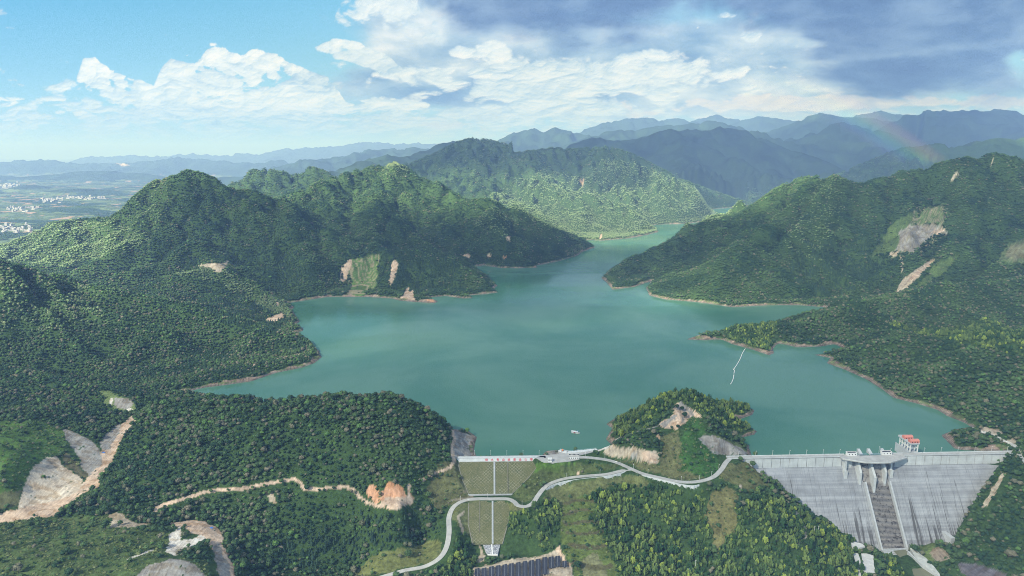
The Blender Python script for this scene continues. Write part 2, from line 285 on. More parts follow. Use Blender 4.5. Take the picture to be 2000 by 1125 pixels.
class Grid:
    def __init__(s, x0, x1, y0, y1, c, fill):
        s.x0, s.y0, s.c = x0, y0, c
        s.xs = np.arange(x0, x1 + c, c, dtype=float); s.ys = np.arange(y0, y1 + c, c, dtype=float)
        s.X, s.Y = np.meshgrid(s.xs, s.ys); s.H = np.full(s.X.shape, float(fill))
    def seg(s, a, b, sl, rr, floor=-60):
        dx, dy = b[0] - a[0], b[1] - a[1]; L = dx * dx + dy * dy + 1e-9
        Rm = (max(a[2], b[2]) - floor) / sl + rr
        i0 = int(max(0, (min(a[0], b[0]) - Rm - s.x0) // s.c)); i1 = int(min(len(s.xs), (max(a[0], b[0]) + Rm - s.x0) // s.c + 2))
        j0 = int(max(0, (min(a[1], b[1]) - Rm - s.y0) // s.c)); j1 = int(min(len(s.ys), (max(a[1], b[1]) + Rm - s.y0) // s.c + 2))
        if i1 <= i0 or j1 <= j0: return
        x = s.WX[j0:j1, i0:i1]; y = s.WY[j0:j1, i0:i1]
        t = np.clip(((x - a[0]) * dx + (y - a[1]) * dy) / L, 0, 1)
        d = np.hypot(x - a[0] - t * dx, y - a[1] - t * dy)
        z = a[2] + t * (b[2] - a[2]) - sl * (np.sqrt(d * d + rr * rr) - rr)
        np.maximum(s.H[j0:j1, i0:i1], z, out=s.H[j0:j1, i0:i1])
    def at(s, x, y):
        fx = np.clip((x - s.x0) / s.c, 0, len(s.xs) - 1.001); fy = np.clip((y - s.y0) / s.c, 0, len(s.ys) - 1.001)
        i = fx.astype(int); j = fy.astype(int); fx = fx - i; fy = fy - j; H = s.H
        return (H[j, i] * (1 - fx) + H[j, i + 1] * fx) * (1 - fy) + (H[j + 1, i] * (1 - fx) + H[j + 1, i + 1] * fx) * fy
    def blur(s, n=1):
        for _ in range(n):
            H = np.pad(s.H, 1, mode='edge'); H = (H[:-2] + 2 * H[1:-1] + H[2:]) / 4; s.H = (H[:, :-2] + 2 * H[:, 1:-1] + H[:, 2:]) / 4
def resample(pts, step):
    pts = [np.array(p, float) for p in pts]; out = [pts[0]]
    for a, b in zip(pts, pts[1:]):
        n = max(1, int(np.linalg.norm((b - a)[:2]) / step))
        for k in range(1, n + 1): out.append(a + (b - a) * k / n)
    return out
def spurs(pts, spacing, sl, level, floor, rng, rr):
    out = []; acc = spacing * rng.uniform(.2, .8); side = 1
    for a, b in zip(pts, pts[1:]):
        dx, dy = b[0] - a[0], b[1] - a[1]; L = math.hypot(dx, dy)
        if L < 1e-6: continue
        pos = acc
        while pos < L:
            t = pos / L; p = [a[0] + dx * t, a[1] + dy * t, a[2] + (b[2] - a[2]) * t]
            side = -side
            base = math.atan2(dy, dx) + side * math.pi / 2
            down = math.atan2(dy, dx) if b[2] < a[2] else math.atan2(-dy, -dx)
            ang = base + (1 if math.sin(down - base) > 0 else -1) * R(rng.uniform(0, 38))
            drop = p[2] - floor
            if drop > 18:
                rs = sl * rng.uniform(.42, .62) if level > 1 else sl * rng.uniform(.5, .75)
                n = 5; Ls = drop / rs * rng.uniform(.55, .95) / n
                q = [p]; z = p[2] - drop * .03
                for k in range(n):
                    ang += R(rng.uniform(-16, 16)); l = q[-1]
                    z -= rs * Ls * (1.25 - .12 * k + rng.uniform(-.2, .2))
                    q.append([l[0] + math.cos(ang) * Ls, l[1] + math.sin(ang) * Ls, z])
                out.append(q)
                if level > 1: out += spurs(q, spacing * .42, sl * 1.1, level - 1, floor, rng, rr)
            pos += spacing * rng.uniform(.65, 1.35) * (.72 if level > 1 else .6)
        acc = pos - L
    return out
GB = Grid(-3800, 4300, 560, 8400, 10, -60)
GC = Grid(-26000, 26000, 3600, 36000, 60, -70)
rng = random.Random(5)
def rough(P, seed):                                   # small knolls and notches along a ridge
    yy = P[len(P) // 2][1]; st_ = max(40.0, yy * .018); Q = resample(P, st_); r_ = random.Random(seed * 13 + int(yy)); amp = yy * (.0010 if yy < 8000 else .0017)
    if yy < 2500: return P
    out = []
    for i, q in enumerate(Q): out.append(np.array([q[0], q[1] + r_.uniform(-1, 1) * amp * 3, q[2] + r_.uniform(-1.0, 1.0) * amp * (1.0 if q[2] > 60 else .2)]))
    return out
base = np.where(GB.Y > 4200, -60 + 60 * sst(GB.X + .35 * (GB.Y - 4200), -900, 300), -60 + 60 * sst(GB.X, -2600, -1900))
GB.H[:] = base
GB.WX = GB.X + 26 * fbm(GB.X / 210, GB.Y / 210, 4, .55, 101) + 4 * gn(GB.X / 30, GB.Y / 30, 7); GB.WY = GB.Y + 26 * fbm(GB.X / 210 + 50, GB.Y / 210, 4, .55, 111)
GC.WX = GC.X + 120 * fbm(GC.X / 1200, GC.Y / 1200, 4, .5, 101); GC.WY = GC.Y + 120 * fbm(GC.X / 1200 + 50, GC.Y / 1200, 4, .5, 111)
GC.H[:] = np.where(GC.X > -500, -20 + 60 * sst(GC.X, 0, 5000), -66 + 16 * fbm(GC.X / 900, GC.Y / 900, 4, .5, 77))
for sl, sp_, lv, px in RIDGES + FAR:
    P = rough([np.array(D(*q)) - np.array([0, 0, 6.5 if q[2] < 8000 and D(*q)[2] > 25 else 0]) for q in px], len(px)); far = P[0][1] > 8000
    lo = -60 if P[len(P) // 2][0] < -1900 or (P[0][1] > 7000 and px[0][0] < 900) else 0
    rr = 18 if P[0][1] < 4000 else (40 if not far else 60)
    segs = [P] + spurs(resample(P, 120 if not far else 500), sp_, sl, lv, lo, rng, rr)
    for k, q in enumerate(segs):
        for a, b in zip(q, q[1:]):
            s_ = sl * (1.28 if k == 0 else 1.26) if not far else sl * 1.15
            for g in ((GB,) if not far else (GB, GC)) if P[0][1] < 12000 else (GC,):
                g.seg(a, b, s_, rr if k == 0 else rr * .6, -70)
    if 6500 < P[0][1] <= 8000:
        for k, q in enumerate(segs):
            for a, b in zip(q, q[1:]): GC.seg(a, b, sl, rr, -70)
GB.blur(1); GC.blur(1)
GB.H += 6.0 * fbm(GB.X / 70, GB.Y / 70, 4, .55, 41) * sst(GB.H, 4, 60)
gl_ = np.minimum(np.abs(fbm(GB.WX / 120, GB.WY / 120, 3, .5, 43)), .35); GB.H += (gl_ - .15) * (88 + 110 * sst(GB.Y, 4200, 5000)) * sst(GB.H, 10, 180); gl_ = np.minimum(np.abs(fbm(GB.WX / 360 + 3, GB.WY / 360, 2, .5, 47)), .4); GB.H += (gl_ - .2) * 150 * sst(GB.H, 30, 300)
gl_ = np.minimum(np.abs(fbm(GC.WX / 700, GC.WY / 700, 4, .55, 43)), .4); GC.H += (38 * fbm(GC.X / 420, GC.Y / 420, 5, .6, 41) + (gl_ - .15) * 200 + (np.minimum(np.abs(fbm(GC.WX / 330, GC.WY / 330, 4, .55, 44)), .4) - .13) * 150) * sst(GC.H, 0, 400)
def cap(g, px, behind=350.0, tree=6.5):                 # no spur or knoll may rise above its own ridge line
    us = np.array([q[0] for q in px], float); o = np.argsort(us); us = us[o]; vs = np.array([q[1] for q in px], float)[o]; ys = np.array([q[2] for q in px], float)[o]
    for _ in range(2):
        zc = g.Y * cp - (g.H - CAMH) * sp; U = 1000 + FPX * g.X / zc; vv = np.interp(U, us, vs) - 1.2 + 2.2 * gn(U / 9, 0 * U + ys[0] * .01, 5) + 1.2 * gn(U / 4, 0 * U, 6); yr = np.interp(U, us, ys)
        a = (U - 1000) / FPX; b = -(vv - 562.5) / FPX; lim = CAMH + g.Y * (-sp + b * cp) / (cp + b * sp) - tree
        m = (U > us[0]) & (U < us[-1]) & (g.Y < yr + behind) & (g.H > lim) & (lim > 3); g.H[m] = lim[m]
SKY = [i for i, q in enumerate(RIDGES) if len(q[3]) >= 9 and i not in (5,)]
for i in SKY:
    far_ = RIDGES[i][3][0][2] > 5000; cap(GB, RIDGES[i][3], 900 if far_ else 350 if RIDGES[i][3][0][2] > 2600 else 30, 6.5 if not far_ else 5)
    if RIDGES[i][3][0][2] > 8000: cap(GC, RIDGES[i][3], 1200, 0)
for q in FAR:
    if q[3][0][2] < 20000 and q[3][0][0] > 900: cap(GC, q[3], 1500, 0)
# ---- near ground: thin-plate surface through control points (u, v, z) or C(u, v, distance)
def C(u, v, y): q = D(u, v, y); return (q[0], q[1], q[2] - 5.5)
CP = [C(*q) for q in [
 (235,900,1040),(262,822,1150),(300,792,1170),(350,778,1190),(400,765,1205),(460,760,1210),(520,779,1200),(560,783,1190),(600,780,1175),(650,775,1160),(700,769,1140),(745,766,1120),(790,780,1110),(830,800,1100),(860,826,1090),(876,848,1082),
 (0,825,1110),(70,822,1110),(128,836,1105),(-120,815,1120),
 (1192,833,1140),(1212,808,1160),(1260,785,1185),(1300,765,1195),(1340,756,1200),(1390,757,1200),(1430,757,1190),(1455,775,1170),(1466,800,1140)]]
CP += [G(*q) for q in [
 (262,812,30),(225,885,6),(170,955,-4),(0,1012,-12),(-150,1050,-16),(90,893,22),(60,950,4),(150,845,30),(175,880,12),(205,850,18),(30,900,40),(-120,900,40),(20,960,10),
 (300,1003,-6),(345,978,0),(400,962,2),(470,955,4),(530,942,8),(575,937,9),(595,950,7),(660,952,4),(700,968,-4),(745,990,-9),(790,990,-9),(765,972,-6),(765,944,14),(730,950,6),(735,975,-4),(800,945,6),
 (500,870,44),(650,870,48),(400,880,34),(750,870,50),(820,880,36),(600,910,24),(320,920,14),(870,900,18),(840,930,4),
 (600,1050,-42),(700,1120,-72),(500,1100,-44),(450,1030,-22),(620,1150,-74),(850,1065,-56),(800,1040,-50),(860,960,-14),(840,1000,-32),(700,1030,-40),(900,940,-8),(400,1000,-14),
 (340,1022,-6),(380,1020,-6),(425,1045,-10),(440,1085,-16),(460,1125,-24),(350,1075,-4),(520,1150,-50),
 (200,1060,8),(100,1090,12),(0,1060,8),(330,1092,8),(400,1110,0),(270,1020,0),(150,1020,-10),(230,985,4),(60,1030,-6),(-200,1080,6),(300,1180,-10),(0,1180,2),
 (905,905,7),(915,945,-12),(922,972,-27),(905,1000,-38),(925,1055,-58),(945,1085,-66),(965,1095,-68),
 (1050,908,5),(1020,945,-12),(1000,968,-26),(985,1000,-36),(978,1050,-56),(1000,1085,-62),
 (1075,897,12),(1110,893,12),(1100,912,9),(1150,896,12),(1190,900,10),(1215,908,6),
 (740,1128,-66),(800,1112,-62),(845,1100,-57),(872,1070,-50),(877,1040,-42),(878,1010,-35),(888,990,-29),
 (1006,984,-25),(1025,989,-24),(1042,980,-22),(1057,960,-18),(1078,943,-13),(1110,933,-8),(1180,925,-2),(1228,917,3),
 (1260,924,3.5),(1300,935,3.5),(1340,942,4),(1372,938,5),(1400,925,8),(1414,905,11),(1090,925,4),(1130,915,8),
 (1330,800,64),(1300,825,52),(1360,815,56),(1290,800,66),(1400,800,66),(1440,800,48),(1230,840,38),(1200,862,14),
 (1210,870,28),(1260,876,30),(1290,890,20),(1240,900,12),(1300,910,10),(1350,850,44),(1365,890,24),(1385,925,9),(1330,900,20),(1330,925,7),
 (1400,862,32),(1440,880,16),(1455,888,12),(1410,885,18),(1430,840,34),(1465,868,4),
 (1120,965,-22),(1200,960,-20),(1260,965,-16),(1180,1010,-38),(1300,1050,-50),(1200,1100,-62),(1350,1115,-64),(1120,1000,-34),(1100,1070,-58),(1150,1100,-62),(1050,1095,-62),(940,1120,-66),(1100,1120,-63),(1060,1040,-48),(1350,980,-18),(1250,1150,-68),(1000,1150,-68),
 (1420,955,-6),(1450,1030,-30),(1550,1060,-44),(1400,1060,-48),(1500,1100,-58),(1600,1080,-58),(1450,1140,-66),(1560,1140,-70),
 
 (1690,1085,-76),(1690,1105,-80),(1680,1130,-84),(1750,1110,-98),(1720,1085,-86),(1600,1150,-76),
 (1790,1090,-104),(1830,1122,-106),(1770,1088,-104),(1860,1150,-106),
 (1800,1075,-98),(1850,1105,-97),(1900,1125,-92),(1830,1060,-96),
 (1995,886,14),(2040,880,26),(2000,920,4),(2050,960,6),(2000,1000,-20),(1990,1060,-46),(1950,1020,-44),(1920,1060,-66),(1960,1110,-70),(2060,1100,-40),(1880,1085,-86),(1910,1000,-52),
 (1960,860,22),(1920,850,16),(2000,850,34),(1900,870,8),(2150,850,60),(2200,1000,40)]]
CP += [(GL + gdir * s_ + gn_ * (20 + (CREST - z_) * .55) + np.array([0, 0, z_ - 8 - CREST]))for s_, z_ in [(260, -106), (330, -106)]]
for t_ in (.25, .5, .75):
    c_ = EL_ * (1 - t_) + ER_ * t_; CP += [(c_[0], c_[1] - 12, -8), (c_[0], c_[1] - 90, -50), (c_[0] , c_[1] - 150, -72)]
CP += [(x_, y_, -1.0) for x_, y_ in SHORE[::3] if y_ < 1330]
CP = np.array([list(map(float, p)) for p in CP])
for (u, v) in [(1480,918),(1500,930),(1540,962),(1580,993),(1620,1018),(1660,1045),(1695,1066)]:
    f_ = dam_face(u, v); CP = np.vstack([CP, [f_[0], f_[1], f_[2] + 1], [f_[0] - 6, f_[1] - 30, f_[2] - 4]])
def tps(P, X, Y, lam=6.0):
    S = 1000.0; n = len(P); x = P[:, 0] / S; y = P[:, 1] / S
    def U(r2): return np.where(r2 > 1e-12, r2 * np.log(np.maximum(r2, 1e-12)), 0) * .5
    K = U((x[:, None] - x) ** 2 + (y[:, None] - y) ** 2) + np.eye(n) * lam * 1e-5
    Q = np.c_[np.ones(n), x, y]; A = np.block([[K, Q], [Q.T, np.zeros((3, 3))]])
    w_ = np.linalg.solve(A, np.r_[P[:, 2], 0, 0, 0])
    out = w_[n] + w_[n + 1] * X / S + w_[n + 2] * Y / S
    for i in range(n): out = out + w_[i] * U((X / S - x[i]) ** 2 + (Y / S - y[i]) ** 2)
    return out
GA = Grid(-1300, 1300, 600, 1480, 4, 0)
n_ = fbm(GA.X / 60, GA.Y / 60, 5, .5, 51)
GA.H = tps(CP, GA.X, GA.Y)
gully = np.abs(fbm(GA.X / 75, GA.Y / 110, 3, .5, 61))
GA.H += n_ * 5 + (np.minimum(gully, .25) - .12) * 22 * sst(GA.H, 14, 40)
yb = 1235 + 0 * GA.X; yb = np.where(GA.X > 560, 1235 - 150 * sst(GA.X, 560, 760), yb)
wn = sst(GA.Y, yb - 60, yb + 40)
GA.H = GA.H * (1 - wn) + GB.at(GA.X, GA.Y) * wn
# ---- roads (u, v, z) on the centre line
def smooth(pts, n=8):
    P = [np.array(p, float) for p in pts]; P = [2 * P[0] - P[1]] + P + [2 * P[-1] - P[-2]]; out = []
    for i in range(1, len(P) - 2):
        for k in range(n):
            t = k / n; a, b, c, d = P[i - 1], P[i], P[i + 1], P[i + 2]
            out.append(.5 * (2 * b + (c - a) * t + (2 * a - 5 * b + 4 * c - d) * t * t + (3 * b - a - 3 * c + d) * t ** 3))
    out.append(P[-2]); return np.array(out)
ROADS = {
 'valley': (7.5, [(690,1140,-68),(745,1127,-66),(790,1114,-63),(830,1106,-59),(858,1090,-54),(872,1068,-50),(877,1040,-43),(877,1010,-35.5),(886,990,-30),(905,978,-27),(930,974,-26),(960,974,-26),(990,974,-26),(1003,979,-25.5),(1012,987,-24.5),(1027,989,-24),(1041,982,-22.5),(1052,966,-19),(1066,950,-15),(1085,940,-11.5),(1112,933,-8),(1150,929,-4),(1185,926,-1),(1215,919,2),(1234,916,3)]),
 'upper': (7.5, [(1105,894,12),(1140,893,12),(1165,895,11),(1190,899,9.5),(1212,906,6.5),(1234,916,3),(1256,925,3),(1290,933,3),(1330,941,4),(1365,940,5),(1392,932,7),(1408,918,9.5),(1418,903,11.5),(1428,893,12)]),
}
ROADP = {k: smooth([G(*q) for q in px]) for k, (w_, px) in ROADS.items()}
def carve(g, P, half, band, dz=-.35):
    x0, x1, y0, y1 = P[:, 0].min() - 60, P[:, 0].max() + 60, P[:, 1].min() - 60, P[:, 1].max() + 60
    m = (g.X > x0) & (g.X < x1) & (g.Y > y0) & (g.Y < y1); x, y = g.X[m], g.Y[m]
    best = np.full(x.shape, 1e9); zz = np.zeros(x.shape)
    for a, b in zip(P, P[1:]):
        dx, dy = b[0] - a[0], b[1] - a[1]; L = dx * dx + dy * dy + 1e-9
        t = np.clip(((x - a[0]) * dx + (y - a[1]) * dy) / L, 0, 1); d = np.hypot(x - a[0] - t * dx, y - a[1] - t * dy)
        z = a[2] + t * (b[2] - a[2]); k = d < best; best[k] = d[k]; zz[k] = z[k]
    w_ = 1 - sst(best, half, half + band); h = g.H[m]; g.H[m] = h * (1 - w_) + (zz + dz) * w_
for k, P in ROADP.items(): carve(GA, P, 7.0, 16)
PLAZA = [G(u, v, CREST) for u, v in [(1046,894),(1060,889),(1092,887),(1090,880),(1096,877),(1116,881),(1166,876),(1168,880),(1130,890),(1132,897),(1112,901),(1080,904),(1062,903)]]
# retaining walls below the road: ground drops away on the viewer's side
WALLS = {'curving': smooth([G(*q) for q in [(1066,956,-16),(1080,947,-12.5),(1100,941,-9.5),(1125,937,-7),(1150,934,-4.5),(1180,931,-2),(1205,926,0.5),(1222,921,2)]], 5),
         'lower': smooth([G(*q) for q in [(1253,928,2.5),(1275,933,2.8),(1300,939,3),(1330,946,3.4),(1352,949,4),(1366,947,4.4)]], 5)}
for k, P in WALLS.items():
    x0, x1, y0, y1 = P[:, 0].min() - 3, P[:, 0].max() + 3, P[:, 1].min() - 45, P[:, 1].max() + 2
    m = (GA.X > x0) & (GA.X < x1) & (GA.Y > y0) & (GA.Y < y1)
    ywall = np.interp(GA.X[m], P[:, 0], P[:, 1]); zwall = np.interp(GA.X[m], P[:, 0], P[:, 2]); dd = ywall - GA.Y[m]
    edge_ = sst(GA.X[m], x0, x0 + 12) * (1 - sst(GA.X[m], x1 - 12, x1))
    lim = zwall - 6.8 - .30 * np.maximum(dd, 0); h = GA.H[m]
    k2 = (dd > 1.0) & (h > lim); h2 = np.where(k2, h * (1 - edge_) + lim * edge_, h); GA.H[m] = h2
# under the dams
def under(g, a, b, pts_fn):
    pass
sx = (GA.X - GL[0]) * gdir[0] + (GA.Y - GL[1]) * gdir[1]; sd = (GA.X - GL[0]) * gn_[0] + (GA.Y - GL[1]) * gn_[1]
Lg = float(np.linalg.norm(GR_ - GL)); RIGHT_E = G(1976, 884, CREST); sR = (RIGHT_E[0] - GL[0]) * gdir[0] + (RIGHT_E[1] - GL[1]) * gdir[1]
# right abutment line on the face: (1968,893) down to (1855,1062)
fr = np.array([dam_face(u, v) for u, v in [(1972,895),(1950,925),(1915,975),(1880,1025),(1856,1062),(1840,1075)]]); frs = (fr[:, 0] - GL[0]) * gdir[0] + (fr[:, 1] - GL[1]) * gdir[1]
facez = np.where(sd < 8, CREST, -5 - (sd - 8) / .75)
# ground left and right of the dam follows these abutment lines (s along the crest, z of the ground at the face)
zr = np.interp(sx, frs[::-1], fr[::-1, 2], left=-112, right=20)
fl = np.array([dam_face(u, v) for u, v in [(1462,906),(1500,930),(1540,962),(1580,993),(1620,1018),(1660,1045),(1700,1068),(1745,1078)]]); fls = (fl[:, 0] - GL[0]) * gdir[0] + (fl[:, 1] - GL[1]) * gdir[1]
zl = np.interp(sx, fls, fl[:, 2] - 6, left=10, right=-112)
zab = np.maximum(zl, zr)
foot = (sx > 5) & (sx < Lg + 30) & (sd > 1) & (sd < 150)
lim = np.where(sd < 8, CREST - 3, facez - 2.0)
GA.H = np.where(foot & (sx < sR - 4) & (facez > zab - 1), np.minimum(GA.H, np.maximum(lim, -108)), GA.H)
wR = sst(sx, frs.min() - 30, frs.min() + 10) * (sd > -4) * (1 - sst(sd, 30 + np.maximum(-zr, 0) * .8, 75 + np.maximum(-zr, 0) * .9))
tgt = np.maximum(zr, facez - 3) + .55 * 0
rightside = sx > np.interp(zr * 0 + facez, fr[::-1, 2], frs[::-1])
GA.H = np.where((facez <= zr + 30) & rightside & (sd > 0) & (sd < 150), np.maximum(GA.H, np.minimum(facez + (sx - np.interp(facez, fr[::-1, 2], frs[::-1])) * .8, facez + 14)), GA.H)
# embankment dam face geometry (shared with its mesh)
edir = (ER_ - EL_) / np.linalg.norm(ER_ - EL_); en = np.array([edir[1], -edir[0], 0.0])
ex = (GA.X - EL_[0]) * edir[0] + (GA.Y - EL_[1]) * edir[1]; ed = (GA.X - EL_[0]) * en[0] + (GA.Y - EL_[1]) * en[1]
EB = G(960, 970, -26)[1]; d_berm = float(EL_[1] - EB)              # distance of the berm's upper edge from the crest line
def eface(d):
    return np.interp(d, [0, 6, 8.4, d_berm - 4, d_berm + 9, d_berm + 12, d_berm + 88], [CREST, CREST, 8.0, -26, -26, -27, -66])
Le = float(np.linalg.norm(ER_ - EL_))
zin = eface(ed)
exl = np.interp(zin, [-66, -45, -26, -10, 8], [34, 24, 24, 12, 4]); exr = np.interp(zin, [-66, -45, -26, -10, 8], [66, 78, 84, 112, Le - 8])
# outside the dam's face the valley sides rise
inE = (ed > 0) & (ed < d_berm + 92) & (ex > -60) & (ex < Le + 60)
outl = np.maximum(exl - ex, 0); outr = np.maximum(ex - exr, 0); out_ = np.maximum(outl, outr)
rise = zin - 2.5 + np.minimum(out_, 14) * .42
GA.H = np.where(inE & (out_ < 14), np.where(out_ <= 0, np.minimum(GA.H, zin - 2.5), np.maximum(GA.H * sst(out_, 0, 14) + (1 - sst(out_, 0, 14)) * rise, zin - 3)), GA.H)
for k, P in ROADP.items(): carve(GA, P, 6.0, 3, -.6)
for P_ in (PLAZA,):
    m = inside(GA.X, GA.Y, P_) | (seg_dist(GA.X, GA.Y, P_) < 5); GA.H[m] = CREST - .6
SLABS_PX = [[(1662,1059),(1668,1058),(1684,1062),(1690,1067),(1678,1070),(1664,1069)], [(1665,1079),(1676,1081),(1681,1095),(1682,1135),(1676,1135),(1672,1100)], [(1682,1081),(1692,1081),(1706,1085),(1707,1105),(1711,1118),(1700,1120),(1687,1118),(1685,1100)]]
SLABZ = [-72.0, -79.0, -79.0]
for P_, z_ in zip(SLABS_PX, SLABZ):
    Q_ = [G(u, v, z_) for u, v in P_]; w_ = 1 - sst(np.where(inside(GA.X, GA.Y, Q_), 0, seg_dist(GA.X, GA.Y, Q_)), 3, 12); GA.H = GA.H * (1 - w_) + (z_ - .5) * w_
SOLAR = [(932,1110,1142),(945.5,1109,1142),(959.8,1106,1142),(972.8,1104,1142),(985.8,1102,1142),(998.8,1100,1142),(1012,1098,1142),(1025.2,1095.7,1140),(1038.2,1094,1138),(1051,1091.5,1136),(1064,1088,1121),(1076.6,1087,1109),(1089.2,1085.7,1106.5),(1102.8,1095.4,1107)]
m_ = inside(GA.X, GA.Y, [G(u, v, -62) for u, v in [(920,1150),(922,1106),(1000,1094),(1085,1078),(1112,1092),(1118,1112),(1112,1150)]]); GA.H[m_] = -63.0 + .8 * fbm(GA.X[m_] / 14, GA.Y[m_] / 14, 3, .5, 91)
# ---- lake bed and banks
def shore_fix(g, cond=None):
    ins = inside(g.X, g.Y, SHORE); d = seg_dist(g.X, g.Y, SHORE)
    bank = 1.2 + .62 * d + 3.0 * fbm(g.X / 40, g.Y / 40, 3, .5, 71)
    bank = bank + np.maximum(d - 50, 0) * .8
    out = np.minimum(g.H, np.maximum(bank, .4))
    out = np.where((d < 90) & (g.H < 12), np.maximum(out, np.minimum(.45 * d + .3, 9)), out)
    g.dsh = np.where(ins, -d, d)
    if cond is not None: out = np.where(cond, out, g.H)
    g.H = np.where(ins, -np.minimum(.55 * d + .3, 40), out)
condA = ~(((sd > -3) & (sx > -10) & (sx < Lg + 10)) | ((ed > -3) & (ex > -12) & (ex < Le + 40)))
condA &= ~(inside(GA.X, GA.Y, PLAZA)) & (GA.Y > 1020)
for P in ROADP.values(): condA &= ~(seg_dist(GA.X, GA.Y, P, False) < 16)
shore_fix(GB, (GB.Y > 1150)); shore_fix(GA, condA)
def height(x, y):
    h = GB.at(x, y)
    k = sst(y, 1400, 1460); xe = (np.abs(x) < 1290)
    ha = GA.at(x, y); kk = (1 - k) * xe
    h = h * (1 - kk) + ha * kk
    k = sst(y, 7600, 8300); k = np.maximum(k, sst(np.abs(x - 250), 3800, 4000))
    return h * (1 - k) + GC.at(x, y) * k
def shore_d(x, y):
    o = GB.H; GB.H = GB.dsh; v = GB.at(x, y); GB.H = o
    o = GA.H; GA.H = GA.dsh; va = GA.at(x, y); GA.H = o
    return np.where((y < 1440) & (np.abs(x) < 1290), va, v)
# ------------------------------------------------------------------ ground classes, traced where they lie on the ground
def px_poly(U, V, poly):
    us = [p[0] for p in poly]; vs = [p[1] for p in poly]
    m = (U > min(us)) & (U < max(us)) & (V > min(vs)) & (V < max(vs)); out = np.zeros(U.shape, bool)
    if m.any(): out[m] = inside(U[m], V[m], poly)
    return out
def px_line(U, V, poly, wd):
    us = [p[0] for p in poly]; vs = [p[1] for p in poly]
    m = (U > min(us) - wd) & (U < max(us) + wd) & (V > min(vs) - wd) & (V < max(vs) + wd); out = np.zeros(U.shape, bool)
    if m.any(): out[m] = seg_dist(U[m], V[m], poly, False) < wd / 2
    return out
PINK, TAN, GREY, WHITE, ORANGE = (.50, .39, .30), (.40, .35, .275), (.27, .265, .25), (.56, .54, .50), (.52, .30, .19)
SUN_TINT = [(3400, [(-90,480),(0,455),(140,430),(230,437),(300,470),(250,492),(120,522),(0,512),(-90,512)], .9), (3300, [(330,538),(400,521),(440,531),(500,570),(575,600),(560,620),(520,606),(430,552)], .8), (6200, [(950,385),(1010,350),(1060,330),(1140,350),(1180,310),(1240,318),(1330,355),(1400,380),(1470,398),(1400,430),(1290,455),(1170,475),(1060,440)], .8), (4200, [(735,345),(765,308),(800,325),(790,345)], .7), (3700, [(920,440),(960,400),(1010,430),(990,470)], .35), (3400, [(180,380),(330,350),(340,400),(300,470),(200,440)], .3), (3600, [(1530,480),(1560,400),(1600,345),(1640,350),(1650,430),(1600,520)], .25), (2500, [(0,540),(180,560),(220,640),(0,660)], .4)]  # light green slopes, with sun patches painted into the tree tint
